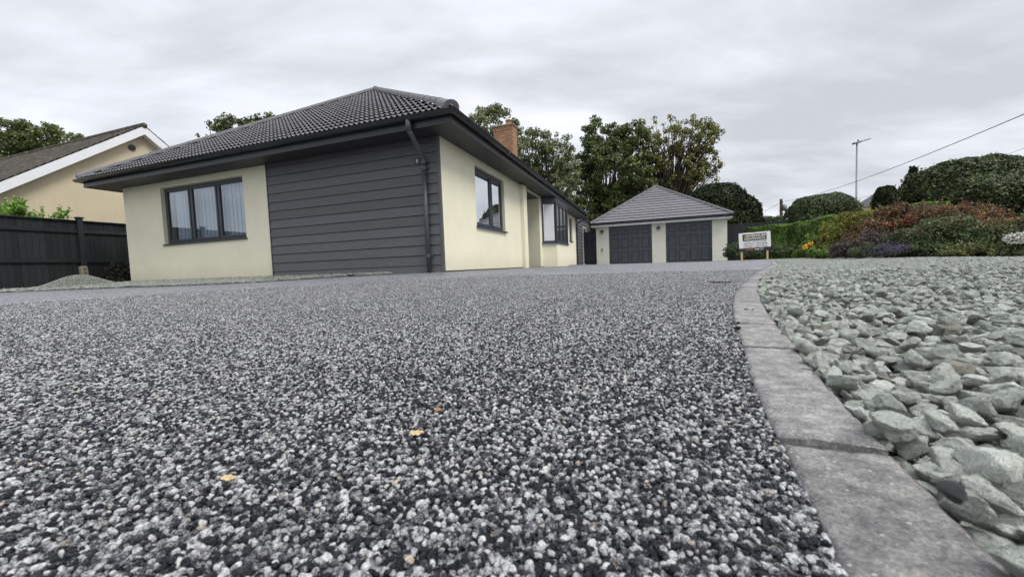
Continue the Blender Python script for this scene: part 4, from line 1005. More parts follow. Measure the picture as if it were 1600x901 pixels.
def extension():
    e = empty('side_extension', (0, 0, 0)); e.parent = house
    y0, y1 = VE + .02, 18.9; zt_ = 2.62
    mb = MB(); mb.box(-5, -.06, y0, y1, -.3, zt_ + .0); mb.build('extension_wall', DARK, e)
    z = -.08; k = 0
    while z < zt_ - .02:
        b = min(z + .178, zt_); mb = MB()
        for a0, a1 in ((y0 + .0, 16.33), (17.52, y1)):
            mb.v += [(-.006, a0, z + .008), (-.006, a1, z + .008), (-.03, a1, b), (-.03, a0, b), (-.055, a0, b), (-.055, a1, b), (-.055, a0, z), (-.055, a1, z)]; o = len(mb.v) - 8
            mb.f += [(o, o + 1, o + 2, o + 3), (o + 3, o + 2, o + 5, o + 4), (o, o + 6, o + 7, o + 1), (o + 1, o + 7, o + 5, o + 2), (o, o + 3, o + 4, o + 6)]; mb.mi += [0] * 5
        if z > 2.2:
            mb = MB(); mb.v = [(-.012, y0, z), (-.012, y1, z), (-.03, y1, b), (-.03, y0, b)]; mb.f = [(0, 1, 2, 3)]; mb.mi = [0]
        mb.build('board', CLAD, e); z += .1815
    mb = MB(); mb.box(-5.05, .03, y0 + .4, y1 + .05, zt_, zt_ + .14, bev=.004); mb.build('flat_roof_edge', FASC, e)
    mb = MB(); mb.box(-.01, .02, y1 - .06, y1 + .03, -.2, zt_ + .0, bev=.003); mb.build('corner_trim', CLAD, e)
    f = MB(); f.box(-.05, .005, 16.34, 16.41, .06, 2.2); f.box(-.05, .005, 17.44, 17.51, .06, 2.2); f.box(-.05, .005, 16.41, 17.44, 2.13, 2.2); f.box(-.05, .03, 16.34, 17.51, .0, .06); fo = f.build('door_frame', WHITE, e)
    mb = MB(); mb.box(-.05, -.012, 16.42, 17.43, .061, 2.129, bev=.003); d = mb.build('door', mat('grey_door', (.10, .11, .12), .4, .5), e)
    mb = MB(); mb.quad((-.010, 16.56, .3), (-.010, 17.28, .3), (-.010, 17.28, 2.0), (-.010, 16.56, 2.0)); mb.build('pane', GLASS2, d)
extension()

# ================================================================== the garage
GX, GY, GZ = 4.9219, 22.35788, -0.12576
garage = empty('double_garage', (GX, GY, GZ), TH); tag(garage, 'cream painted brick double garage with two dark grey panelled doors under a hip roof', 'garage')
GWd, GH, GD_ = 6.6493, 2.145, 6.2
def gbrick():
    M = bpy.data.materials.new('painted_brickwork'); M.use_nodes = True; t = M.node_tree; b = t.nodes['Principled BSDF']
    tcn = N(t, 'ShaderNodeTexCoord'); sp = N(t, 'ShaderNodeSeparateXYZ'); L(t, tcn.outputs['Object'], sp.inputs[0]); cb = N(t, 'ShaderNodeCombineXYZ')
    L(t, mathn(t, 'ADD', sp.outputs[0], sp.outputs[1]), cb.inputs[0]); L(t, sp.outputs[2], cb.inputs[1])
    br = N(t, 'ShaderNodeTexBrick'); L(t, cb.outputs[0], br.inputs['Vector']); br.inputs['Scale'].default_value = 1; br.inputs['Brick Width'].default_value = .225; br.inputs['Row Height'].default_value = .075; br.inputs['Mortar Size'].default_value = .008; br.inputs['Mortar Smooth'].default_value = .3
    br.inputs['Color1'].default_value = (.79, .78, .67, 1); br.inputs['Color2'].default_value = (.74, .73, .62, 1); br.inputs['Mortar'].default_value = (.66, .65, .54, 1)
    L(t, br.outputs[0], b.inputs['Base Color']); b.inputs['Roughness'].default_value = .75; b.inputs['Specular IOR Level'].default_value = .25
    bp = N(t, 'ShaderNodeBump'); bp.invert = True; bp.inputs['Strength'].default_value = .7; bp.inputs['Distance'].default_value = .008; L(t, br.outputs['Fac'], bp.inputs['Height']); L(t, bp.outputs[0], b.inputs['Normal'])
    return M
GBR = gbrick()
D1 = (.7063, 2.9957); D2 = (3.6969, 5.9514)
def build_garage():
    mb = MB(); pl = lambda u, d, z: (u, d, z)
    wall_grid(mb, 0, GWd, -.3, 2.30, [(D1[0], D1[1], -.3, GH), (D2[0], D2[1], -.3, GH)], .22, pl)
    wall_grid(mb, .22, GD_, -.3, 2.30, [], .22, lambda u, d, z: (GWd - d, u, z)); wall_grid(mb, .22, GD_, -.3, 2.30, [], .22, lambda u, d, z: (d, u, z)); wall_grid(mb, .22, GWd - .22, -.3, 2.3, [], .22, lambda u, d, z: (u, GD_ - d, z))
    mb.build('wall', GBR, garage)
    mb = MB(); mb.quad((.2, .2, .01), (6.4, .2, .01), (6.4, 6, .01), (.2, 6, .01)); mb.build('floor', CONC, garage)
    for (a, b) in (D1, D2):
        mb = MB(); mb.box(a + .001, a + .05, .03, .12, 0, GH); mb.box(b - .05, b - .001, .03, .12, 0, GH); mb.box(a + .05, b - .05, .03, .12, GH - .05, GH); mb.box(a + .05, b - .05, .058, .10, .02, GH - .051); d = mb.build('garage_door', DOORM, garage)
        wd = (b - a - .1); cw = wd / 4
        for r_, (z0, z1, arch) in enumerate(((.14, .76, 0), (.93, 1.48, 0), (1.66, 1.90, 1))):
            for c in range(4):
                x0 = a + .05 + c * cw + .07; x1 = a + .05 + (c + 1) * cw - .07; 
                out = [(x0, z0), (x1, z0), (x1, z1)] + ([(x0 + (x1 - x0) * f, z1 + .06 * math.sin(math.pi * f)) for f in (.8, .6, .4, .2)] if arch else []) + [(x0, z1)]
                cxm, czm = (x0 + x1) / 2, (z0 + z1) / 2; mb = MB(); n = len(out)
                def shr(k, y): return [(cxm + (p[0] - cxm) * (1 - k / (x1 - x0) * 2), y, czm + (p[1] - czm) * (1 - k / (z1 - z0) * 2)) for p in out]
                L0 = [(p[0], .057, p[1]) for p in out]; L1 = shr(.016, .030); L2 = shr(.034, .030); L3 = shr(.060, .050)
                for A_, B_ in ((L0, L1), (L1, L2), (L2, L3)):
                    for i in range(n): mb.quad(A_[i], A_[(i + 1) % n], B_[(i + 1) % n], B_[i])
                mb.poly(L3); mb.build('panel', DOORM, d)
        mb = MB(); mb.lathe([(.03, 0), (.03, .012), (.018, .02), (.018, .05), (.028, .055), (.028, .07), (0, .072)], (0, 0, 0), 10); h = mb.build('handle', BLACKM, d, smooth=True); h.rotation_euler = (R(90), 0, 0); h.location = ((a + b) / 2 + .08, .056, .56)
    for x in (.335, 3.33):
        r = MB(); r.box(x - .035, x + .035, -.02, -.001, 1.80, 1.93, bev=.004); r.tube([(x, -.01, 1.86), (x, -.09, 1.83)], .012, 6); lo = r.build('wall_lamp', BLACKM, garage)
        q = MB(); q.lathe([(.03, 0), (.055, .02), (.062, .10)], (x, -.11, 1.80), 8); q.build('lamp_glass', mat('lamp_glass', (.25, .25, .22), .2, .5), lo)
        q = MB(); q.lathe([(.115, -.01), (.105, .03), (.06, .09), (.015, .11), (.0, .13)], (x, -.11, 1.88), 8); q.lathe([(.0, 0), (.02, .01), (.034, .03)], (x, -.11, 1.768), 8); q.build('lamp_shade', BLACKM, lo)
    mb = MB(); mb.box(.29, .35, -.03, -.001, .84, .95, bev=.006); mb.box(.305, .335, -.035, -.001, .76, .84, bev=.004); mb.build('lock_box', BLACKM, garage)
    # eaves
    x0, x1, y0, y1 = -.235, GWd + .2, -.3, GD_ + .3; z = 2.165
    eaves(garage, [(x0, y0), (x1, y0), (x1, y1), (x0, y1)], (0, 0, GWd, GD_), z, hf=.085, mats=(WHITE, WHITE, GUTT), gr=.05, gz=.055)
    # hip roof
    e = .07; X0, X1, Y0, Y1, EZg = x0 - e, x1 + e, y0 - e, y1 + e, 2.335; ax, ay, az = 3.32, 3.35, 4.73
    mb = MB(); A = (ax, ay, az - .03); B = (ax, Y1 - (ay - Y0), az - .03); 
    B = (ax, max(B[1], ay + .05), az - .03); c = [(X0, Y0, EZg - .03), (X1, Y0, EZg - .03), (X1, Y1, EZg - .03), (X0, Y1, EZg - .03)]
    mb.poly([c[0], c[1], A]); mb.quad(c[1], c[2], B, A); mb.poly([c[2], c[3], B]); mb.quad(c[3], c[0], A, B); mb.quad(*c); ro = mb.build('roof', GTILE, garage)
    run = ay - Y0; rise = az - EZg; SLn = math.hypot(run, rise); rows = 14
    # each course: rolled surface with a thick tail, joined by course
    for r_ in range(rows):
        f0, f1 = r_ / rows, (r_ + 1) / rows; mb = MB()
        xa0, xa1 = X0 + (ax - X0) * f0, X1 + (ax - X1) * f0; xb0, xb1 = X0 + (ax - X0) * f1, X1 + (ax - X1) * f1
        y_a, y_b = Y0 + run * f0, Y0 + run * f1; z_a, z_b = EZg + rise * f0, EZg + rise * f1; stp = .0275
        n = max(2, int((xa1 - xa0) / stp)); pr = lambda x: .016 * (.5 + .5 * math.cos(2 * math.pi * x / .11))
        ys = []
        for i in range(n):
            u0 = xa0 + (xa1 - xa0) * i / n; u1 = xa0 + (xa1 - xa0) * (i + 1) / n
            def top(u, tail):
                # clip against the hips
                if tail: return (u, y_a, z_a + .050 + pr(u))
                uu = min(max(u, xb0), xb1); f = 1.0
                if u < xb0: f = (u - xa0) / (xb0 - xa0)
                if u > xb1: f = (xa1 - u) / (xa1 - xb1)
                return (u, y_a + (y_b - y_a) * f, z_a + (z_b - z_a) * f + .010 + pr(u) + .024 * (1 - f))
            mb.quad(top(u0, 1), top(u1, 1), top(u1, 0), top(u0, 0)); t0, t1 = top(u0, 1), top(u1, 1); mb.quad((t0[0], t0[1] - .001, t0[2] - .016), (t1[0], t1[1] - .001, t1[2] - .016), t1, t0)
        o = mb.build('tile_course', GTILE, ro, fixn=False); o['kind'] = 'stuff'
    def hp(a, b, nm):
        a = Vector(a); b = Vector(b); d = b - a; k = max(1, int(d.length / .42)); d.normalize(); X = d.cross(Vector((0, 0, 1))).normalized(); Y = X.cross(d); st = (b - a).length / k
        for i in range(k):
            V = []; F = []
            for c_, rr in ((a + d * i * st, .118), (a + d * ((i + 1) * st + .02), .106)):
                for j in range(9): t = math.pi * j / 8; V.append(tuple(c_ + X * rr * math.cos(t) + Y * (rr * math.sin(t) - .03)))
            for j in range(8): F.append((j, j + 1, 10 + j, 9 + j))
            me = bpy.data.meshes.new(nm); me.from_pydata(V, [], F); me.materials.append(HIPT); me.polygons.foreach_set('use_smooth', [True] * 8); o = bpy.data.objects.new(nm, me); COL.objects.link(o); o.parent = ro
    A = (ax, ay, az + .02); hp((X0 + .02, Y0, EZg + .03), A, 'hip_tile'); hp((X1 - .02, Y0, EZg + .03), A, 'hip_tile'); hp(A, (ax, B[1], az + .02), 'ridge_tile')
    hp((X0, Y1, EZg + .02), (ax, B[1], az + .02), 'hip_tile'); hp((X1, Y1, EZg + .02), (ax, B[1], az + .02), 'hip_tile')
build_garage()

# ================================================================== neighbour's bungalow
NBF = empty('neighbouring_bungalow', C0, TH); tag(NBF, 'pale rendered neighbouring bungalow with white bargeboards and mossy brown roof beyond the fence', 'bungalow')
def neighbour():
    av, az, u0 = 2.97, 5.60, 13.5; tp = math.tan(R(37.2)); ev = 4.35; ez = az - ev * tp      # ridge, half span
    gw = 13.78                                     # gable wall plane
    top = lambda v: az - .13 - abs(v - av) * tp
    mb = MB(); n0, n1 = av - ev + .45, av + ev - .45
    for uu in (gw, gw + 11):
        mb.poly([(-uu, n0, -.3), (-uu, n1, -.3), (-uu, n1, top(n1)), (-uu, av, top(av)), (-uu, n0, top(n0))])
    mb.quad((-gw, n0, -.3), (-gw - 11, n0, -.3), (-gw - 11, n0, top(n0)), (-gw, n0, top(n0))); mb.quad((-gw, n1, -.3), (-gw - 11, n1, -.3), (-gw - 11, n1, top(n1)), (-gw, n1, top(n1)))
    mb.build('wall', NBWALL, NBF)
    # bargeboards
    h = .235 / math.cos(R(37.2))
    for s in (-1, 1):
        mb = MB(); ve = av + s * ev; z0 = ez
        P = [(av, az - .02), (ve, z0 - .02), (ve, z0 - .02 - h), (av, az - .02 - h)]
        for x in (-u0, -u0 - .03): mb.poly([(x, p[0], p[1]) for p in P])
        for i in range(4): a, b = P[i], P[(i + 1) % 4]; mb.quad((-u0, a[0], a[1]), (-u0, b[0], b[1]), (-u0 - .03, b[0], b[1]), (-u0 - .03, a[0], a[1]))
        mb.build('bargeboard', WHITE, NBF)
        mb = MB(); mb.quad((-u0 - .031, av, az - .03 - h + .03), (-u0 - .031, ve, z0 - h), (-gw - .001, ve, z0 - h), (-gw - .001, av, az - h)); mb.build('verge_soffit', WHITE, NBF)
    # roof slopes with small plain tiles: courses as steps with uneven tails
    M = bpy.data.materials.new('mossy_plain_tile'); M.use_nodes = True; t = M.node_tree; b = t.nodes['Principled BSDF']
    tcn = N(t, 'ShaderNodeTexCoord'); nn = N(t, 'ShaderNodeTexNoise'); nn.inputs['Scale'].default_value = 5; nn.inputs['Detail'].default_value = 9; nn.inputs['Roughness'].default_value = .8; L(t, tcn.outputs['Object'], nn.inputs['Vector'])
    cr = ramp(t, [(.3, (.035, .03, .028)), (.48, (.075, .06, .052)), (.6, (.10, .095, .06)), (.72, (.17, .16, .11))]); L(t, nn.outputs[0], cr.inputs[0]); L(t, cr.outputs[0], b.inputs['Base Color']); b.inputs['Roughness'].default_value = .9
    ge = N(t, 'ShaderNodeNewGeometry'); hs = N(t, 'ShaderNodeHueSaturation'); L(t, cr.outputs[0], hs.inputs['Color']); L(t, mathn(t, 'ADD', mathn(t, 'MULTIPLY', ge.outputs['Random Per Island'], .9), .55), hs.inputs['Value']); L(t, hs.outputs[0], b.inputs['Base Color'])
    mb = MB(); mb.quad((-u0, av - ev, ez - .02), (-u0, av, az - .02), (-u0 - 11.5, av, az - .02), (-u0 - 11.5, av - ev, ez - .02)); mb.quad((-u0, av + ev, ez - .02), (-u0, av, az - .02), (-u0 - 11.5, av, az - .02), (-u0 - 11.5, av + ev, ez - .02)); ro = mb.build('roof', M, NBF)
    sl = ev / math.cos(R(37.2)); g = .105; rows = int(sl / g); V = []; F = []
    for s in (-1, 1):
        for r_ in range(rows):
            d0 = r_ * g; v0 = av + s * (ev - d0 * math.cos(R(37.2))); zz0 = ez + d0 * math.sin(R(37.2)); v1 = av + s * (ev - (d0 + g * 1.3) * math.cos(R(37.2))); z1_ = ez + (d0 + g * 1.3) * math.sin(R(37.2))
            nt_ = int(11.4 / .165)
            if s > 0: nt_ = 6
            for i in range(nt_):
                a = -u0 - i * .167 - (r_ % 2) * .08 * (s < 0) + .01; b_ = a - (.160 if s < 0 else .168); lf = .022 + rnd.uniform(-.004, .012); k = len(V)
                V += [(a, v0, zz0), (b_, v0, zz0), (b_, v0, zz0 + lf + .012), (a, v0, zz0 + lf), (a, v1, z1_ + .006), (b_, v1, z1_ + .006)]
                F += [(k, k + 1, k + 2, k + 3), (k + 3, k + 2, k + 5, k + 4)]
    o = npmesh('roof_tiles', V, F, M, ro); o['kind'] = 'stuff'
    RM = mat('mossy_ridge', (.10, .09, .065), .95, .1, (12, .5), (30, .8, .02), rand=.25)
    for i in range(24):
        mb = MB(); mb.tube([(-u0 + .02 - i * .47, av, az + .0), (-u0 - .46 - i * .47, av, az + .0)], .095, 8); mb.build('ridge_tile', RM, ro, smooth=True)
    mb = MB(); mb.tube([(-gw + .05, av - .28, 4.78), (-gw - .1, av - .28, 4.78)], .10, 12); mb.build('gable_vent', BLACKM, NBF)
    mb = MB(); mb.sweep([(0, ez - .25), (.02, ez - .25), (.02, ez - .08), (0, ez - .08)], [(-u0 - 11.5, av - ev + .05), (-u0 - .04, av - ev + .05)]); mb.build('fascia', WHITE, NBF)
neighbour()

# ================================================================== fences
def fence():
    f = empty('garden_fence', (C0.x, C0.y, C0.z), TH); tag(f, 'tall black painted board fence left of the bungalow', 'fence')
    u = 11.1; posts = [-5.72, -2.90, -.03, 2.82, 5.6]
    for p in posts:
        mb = MB(); mb.box(-u - .03, -u + .09, p - .055, p + .055, -.15, 1.80, bev=.006); po = mb.build('post', FENCEM, f)
        mb = MB(); mb.box(-u - .055, -u + .115, p - .08, p + .08, 1.80, 1.83, bev=.008); mb.build('post_cap', FENCEM, po)
    for a, b in zip(posts, posts[1:]):
        for z, dz in ((1.40, .06), (.60, .06)):
            mb = MB(); mb.box(-u + .012, -u + .05, a + .056, b - .056, z, z + .085, bev=.006); mb.build('rail', FENCEM, f)
        mb = MB(); mb.box(-u - .035, -u + .06, a + .056, b - .056, 1.715, 1.745, bev=.005); mb.build('capping_rail', FENCEM, f)
        y = a + .056; proto = None
        while y < b - .06:
            w_ = min(.112, b - .057 - y); mb = MB()
            mb.v = [(-u + .010, y, -.05), (-u + .003, y + w_, -.05), (-u + .003, y + w_, 1.714), (-u + .010, y, 1.714), (-u - .008, y, -.05), (-u - .008, y + w_, -.05), (-u - .008, y + w_, 1.714), (-u - .008, y, 1.714)]
            mb.f = [(0, 1, 2, 3), (5, 4, 7, 6), (4, 0, 3, 7), (1, 5, 6, 2), (3, 2, 6, 7), (4, 5, 1, 0)]; mb.mi = [0] * 6
            mb.build('board', FENCEM, f); y += w_ + .0015
fence()
def heap_and_stub():
    s = MB(); s.box(-.075, .075, -.07, .07, 0, .5, bev=.02); p = HW(10.86, -.11, 0); so_ = s.build('concrete_stub', CONC, None); so_.location = p; so_.rotation_euler = (R(2), R(-2), TH); tag(so_, 'short weathered concrete stub standing against the black fence post', 'stub post')
    for z in (.40, .30): 
        q = MB(); q.box(.0755, .078, -.02, .02, z, z + .03); q.build('bolt_slot', BLACKM, so_)
    # heap of fine gravel
    c = Vector((-9.80, 8.85, -.065)); n = 40; V = []; F = []
    ra = 17; rb = 40
    for i in range(ra):
        r_ = i / (ra - 1)
        for j in range(rb):
            a = 2 * math.pi * j / rb; rr = r_ * (.86 + .08 * math.sin(3 * a) + .05 * math.sin(7 * a + 1)); h = .25 * math.exp(-(rr * 1.95) ** 2) + .012 * math.sin(9 * a + r_ * 11) * r_ * (1 - r_) - .06 * r_ ** 3
            V.append((c.x + rr * math.cos(a), c.y + rr * math.sin(a) * .9, c.z + h))
    F = [(i * rb + j, i * rb + (j + 1) % rb, (i + 1) * rb + (j + 1) % rb, (i + 1) * rb + j) for i in range(ra - 1) for j in range(rb)]
    o = npmesh('gravel_heap', V, F, GBASE, smooth=True); tag(o, 'low heap of fine grey gravel in front of the black fence', 'heap of gravel')
    V = np.array(V).reshape(ra, rb, 3); P = []; n = 9000; a = np.sqrt(rs.rand(n)) * (ra - 1.01); k = rs.rand(n) * rb; i0 = a.astype(int); k0 = k.astype(int) % rb; k1 = (k0 + 1) % rb; fa = (a - i0)[:, None]; fk = (k - k.astype(int))[:, None]
    p = V[i0, k0] * (1 - fa) * (1 - fk) + V[i0 + 1, k0] * fa * (1 - fk) + V[i0, k1] * (1 - fa) * fk + V[i0 + 1, k1] * fa * fk; p[:, 2] += rs.uniform(0, .01, n)
    S = rs.uniform(.012, .028, n); s = scatter('gravel_stone', p, euler_tilt(n, .6), np.repeat(S[:, None], 3, 1), rs.randint(0, 12, n), glo, o); s['kind'] = 'stuff'
heap_and_stub()
def back_fences():
    f = empty('back_fence', (GX, GY, GZ), TH); tag(f, 'dark grey board fence between the garage and the green hedge', 'fence')
    y = 0.6
    for i in range(24):
        mb = MB(); x = GWd + .12 + i * .11; mb.box(x, x + .1085, y + rnd.uniform(-.003, .003), y + .02, -.1, 1.86, bev=.002); mb.build('board', mat('dark_grey_fence', (.028, .031, .036), .7, .3, (7, .3, (6, 6, .6)), rand=.2), f)
    for x in (GWd + .1, GWd + 1.9):
        mb = MB(); mb.box(x, x + .09, y - .06, y - .005, -.1, 1.92, bev=.004); mb.build('post', MATS['dark_grey_fence'], f)
    mb = MB(); mb.box(GWd + .1, GWd + 2.75, y - .004, y + .03, 1.862, 1.90); mb.build('capping_rail', MATS['dark_grey_fence'], f)
    g = empty('side_gate', (GX, GY, GZ), TH); tag(g, 'dark boarded gate in the gap between the clad extension and the garage', 'gate')
    for i in range(11):
        mb = MB(); x = -.004 - i * .112; mb.box(x - .1115, x, .10, .125, 0.02, 1.95, bev=.002); mb.build('board', MATS['dark_grey_fence'], g)
    mb = MB(); mb.box(-1.12, -.03, .06, .098, 1.60, 1.70); mb.box(-1.12, -.03, .06, .098, .3, .4); mb.build('rail', MATS['dark_grey_fence'], g)
back_fences()

# ================================================================== vegetation
def leaf_cards(C, size, rot_bias=None, aspect=1.7, seed=0, fold=.25, droop=0.0):
    """C (n,3) centres, size (n,) -> V,F : one folded leaf (4 points, 2 triangles) each"""
    r = np.random.RandomState(seed); n = len(C)
    nrm = r.normal(size=(n, 3)); 
    if rot_bias is not None: nrm += rot_bias
    nrm /= np.linalg.norm(nrm, axis=1)[:, None]
    a = r.normal(size=(n, 3)); a[:, 2] -= droop; a -= nrm * (a * nrm).sum(1)[:, None]; a /= np.linalg.norm(a, axis=1)[:, None]; b = np.cross(nrm, a)
    s = np.asarray(size)[:, None]; l = a * s * .5 * aspect; w_ = b * s * .5; up = nrm * s * fold * .5
    V = np.empty((n, 4, 3)); V[:, 0] = C - l; V[:, 1] = C + w_ + up; V[:, 2] = C + l; V[:, 3] = C - w_ + up
    F = np.empty((n, 2, 3), int); i = np.arange(n) * 4; F[:, 0] = np.c_[i, i + 1, i + 2]; F[:, 1] = np.c_[i, i + 2, i + 3]
    return V.reshape(-1, 3), F.reshape(-1, 3)
def tubes(segs, name, m, parent):
    mb = MB()
    for pts, rad, n in segs: mb.tube(pts, rad, n, cap=False)
    return mb.build(name, m, parent, smooth=True, fixn=False)
def add_shoots(root, lobes, base, mat_, n, ln, ls, seed, name='shoots'):
    r = np.random.RandomState(seed); P = []; mb = MB(); base = np.array(base, float)
    for k in range(n):
        c, rad, _ = lobes[r.randint(len(lobes))]; d = r.normal(size=3); d[2] = abs(d[2]) + .4; d /= np.linalg.norm(d); p = np.array(c) + d * np.array(rad) * .9 - base
        g = d * .6 + np.array([r.normal() * .35, r.normal() * .35, .8]); g /= np.linalg.norm(g); L_ = ln * r.uniform(.4, 1.2); e = p + g * L_ + np.array([0, 0, -.08 * L_]); m_ = (p + e) / 2 + np.array([0, 0, .05 * L_])
        mb.tube([tuple(p), tuple(m_), tuple(e)], [ls * .06, ls * .045, ls * .02], 3, cap=False)
        for t_ in np.linspace(.15, 1, 13): q = p * (1 - t_) ** 2 + 2 * m_ * t_ * (1 - t_) + e * t_ * t_; P.append(q + r.normal(0, ls * .35, 3))
    V, F = leaf_cards(np.array(P), ls * r.uniform(.6, 1.15, len(P)), np.array([0, 0, .4]), 1.8, seed + 1); o = npmesh(name, V, F, mat_, root); o['kind'] = 'stuff'; o2 = mb.build('shoot_stems', BARK, root, fixn=False); o2['kind'] = 'stuff'
def make_tree(name, label, cat, base, lobes, mat_, nleaf, lsize, clumps=90, clump_r=.5, seed=1, trunk_r=.25, branch=True, fork=.35, group=None, surf=.55, bark=BARK, twigs=0, flat=.8, nbr=46, shell=0.0):
    """lobes: list of (centre xyz, radii xyz, weight) world; leaves gather in clumps inside the lobes"""
    r = np.random.RandomState(seed); root = empty(name, base); tag(root, label, cat, group)
    base = np.array(base, float); wts = np.array([l[2] for l in lobes], float); wts /= wts.sum(); cc = []; 
    for k in range(clumps):
        c, rad, _ = lobes[r.choice(len(lobes), p=wts)]; d = r.normal(size=3); d /= np.linalg.norm(d); q = r.rand() ** (1 / 3.0 if r.rand() > surf else .12)
        cc.append(np.array(c) + d * np.array(rad) * q * .93)
    cc = np.array(cc); cr = clump_r * r.uniform(.55, 1.35, clumps); pw = cr ** 2.2; pw /= pw.sum()
    ci = r.choice(clumps, nleaf, p=pw); d = r.normal(size=(nleaf, 3)); d /= np.linalg.norm(d, axis=1)[:, None]; q = r.rand(nleaf) ** (1 / 2.2)
    P = cc[ci] + d * (q * cr[ci])[:, None] * np.array([1, 1, flat]); sz = lsize * r.uniform(.6, 1.35, nleaf)
    ob = d * .5
    if shell:
        # clipped or dense plants: most leaves sit in the outer skin of the united lobes
        ns = int(nleaf * shell); keep = []; have = 0; LC = np.array([l[0] for l in lobes]); LR = np.array([l[1] for l in lobes]); pa = (LR[:, 0] * LR[:, 2] + LR[:, 1] * LR[:, 2] + LR[:, 0] * LR[:, 1]); pa /= pa.sum()
        fr_ = r.normal(size=(5, 3)) * 2.4 / max(.6, LR.max()); ph_ = r.uniform(0, 6, 5)
        while have < ns:
            li = r.choice(len(lobes), ns, p=pa); dd = r.normal(size=(ns, 3)); dd /= np.linalg.norm(dd, axis=1)[:, None]; base_p = LC[li] + dd * LR[li]
            wv = 1 + .055 * np.sin(base_p @ fr_.T + ph_).sum(1) * .5 + .022 * np.sin(base_p @ (fr_.T * 4.3) + ph_).sum(1) * .5 - np.abs(r.normal(0, .06, ns)) + .045 + (r.rand(ns) < .05) * np.minimum(r.exponential(.04, ns), .11)
            p_ = LC[li] + dd * LR[li] * wv[:, None]; q_ = (((p_[:, None] - LC[None]) / (LR[None] * .93)) ** 2).sum(2); ok = ~((q_ < 1).any(1)); keep.append(np.c_[p_[ok], dd[ok]]); have += ok.sum()
        K = np.concatenate(keep)[:ns]; P = np.concatenate([K[:, :3], P[ns:]]); ob = np.concatenate([K[:, 3:] * 1.3, ob[ns:]])
    V, F = leaf_cards(P - base, sz, rot_bias=np.array([0, 0, .6]) + ob, seed=seed + 1)
    npmesh('crown', V, F, mat_, root)
    if shell > .3 and lsize < .12: add_shoots(root, lobes, base, mat_, 90, lsize * 3.2, lsize * .95, seed + 300)
    if branch:
        mid = np.mean([l[0] for l in lobes], axis=0); low = min(l[0][2] - l[1][2] for l in lobes); top = max(l[0][2] + l[1][2] for l in lobes)
        fk = base + (mid - base) * fork; fk[:2] = base[:2] + (mid[:2] - base[:2]) * .15; segs = []
        n0 = 6; pts = [base - base + (fk - base) * t_ + r.normal(size=3) * trunk_r * .25 * (t_ > 0) for t_ in np.linspace(0, 1, n0)]
        segs.append((pts, list(np.linspace(trunk_r * 1.25, trunk_r * .8, n0)), 8))
        for k in range(min(nbr, clumps)):
            e = cc[k] - base; s = pts[r.randint(2, n0)] if r.rand() < .75 else pts[-1]; dz = e - s; ln = np.linalg.norm(dz); ctrl = s + dz * .45 + np.array([0, 0, .14 * ln]) + r.normal(size=3) * .05 * ln
            bz = [s * (1 - t_) ** 2 + 2 * ctrl * t_ * (1 - t_) + e * t_ ** 2 + r.normal(size=3) * ln * .012 for t_ in np.linspace(0, 1, 7)]
            segs.append((bz, list(np.linspace(trunk_r * .38, trunk_r * .05, 7)), 5))
            for _ in range(twigs):
                j = r.randint(3, 7); p0 = bz[j]; e2 = p0 + (np.array([r.normal(), r.normal(), abs(r.normal()) * .7]) * .12 * ln + dz / ln * .12 * ln); pm = (p0 + e2) / 2 + r.normal(size=3) * .02 * ln
                segs.append(([p0, pm, e2], [trunk_r * .07, trunk_r * .045, trunk_r * .02], 3))
        tubes(segs, 'trunk', bark, root)
    return root
def lobe(px, py, Y, rpx, rpy, ry=None, w_=None):
    """a crown lobe whose middle stands Y metres away; radii measured against the photo at that distance"""
    c = at(px, py, Y); k = Y / FPX; rx, rz = rpx * k, rpy * k; return ((c.x, c.y, c.z), (rx, ry or rx * .8, rz), w_ or rx * rz)
def gbase(px, Y, z=-.3): p = at(px, 400, Y); return (p.x, p.y, z)

LM_OAK = leafmat('leaf_dark_green', [(0, (.035, .052, .020)), (.4, (.085, .120, .042)), (.75, (.150, .190, .065)), (.93, (.25, .27, .095)), (1, (.36, .33, .12))], nsc=.5)
LM_AUT = leafmat('leaf_autumn_green', [(0, (0.053, 0.066, 0.026)), (.35, (0.118, 0.139, 0.046)), (.7, (0.198, 0.218, 0.066)), (.86, (0.317, 0.291, 0.079)), (.95, (0.317, 0.198, 0.066)), (1, (0.555, 0.437, 0.106))])
LM_PALE = leafmat('leaf_grey_green', [(0, (0.067, 0.086, 0.044)), (.4, (0.141, 0.175, 0.075)), (.8, (0.250, 0.292, 0.133)), (1, (0.434, 0.467, 0.250))])
LM_CON = leafmat('leaf_conifer', [(0, (0.010, 0.017, 0.008)), (.5, (0.022, 0.033, 0.013)), (.85, (0.040, 0.053, 0.020)), (1, (0.066, 0.083, 0.031))], .7, .1, .15)
LM_HEDGE = leafmat('leaf_hedge', [(0, (0.049, 0.092, 0.020)), (.4, (0.108, 0.184, 0.037)), (.8, (0.200, 0.316, 0.063)), (1, (0.333, 0.467, 0.100))])
LM_LAUREL = leafmat('leaf_laurel', [(0, (.018, .028, .012)), (.5, (.05, .07, .027)), (.85, (.095, .125, .046)), (.97, (.15, .18, .075)), (1, (.22, .25, .12))], .5, .2, .3, nsc=1.8)
LM_YG = leafmat('leaf_yellow_green', [(0, (0.069, 0.092, 0.017)), (.4, (0.149, 0.184, 0.034)), (.75, (0.276, 0.310, 0.057)), (.92, (0.460, 0.414, 0.081)), (1, (0.575, 0.437, 0.092))])
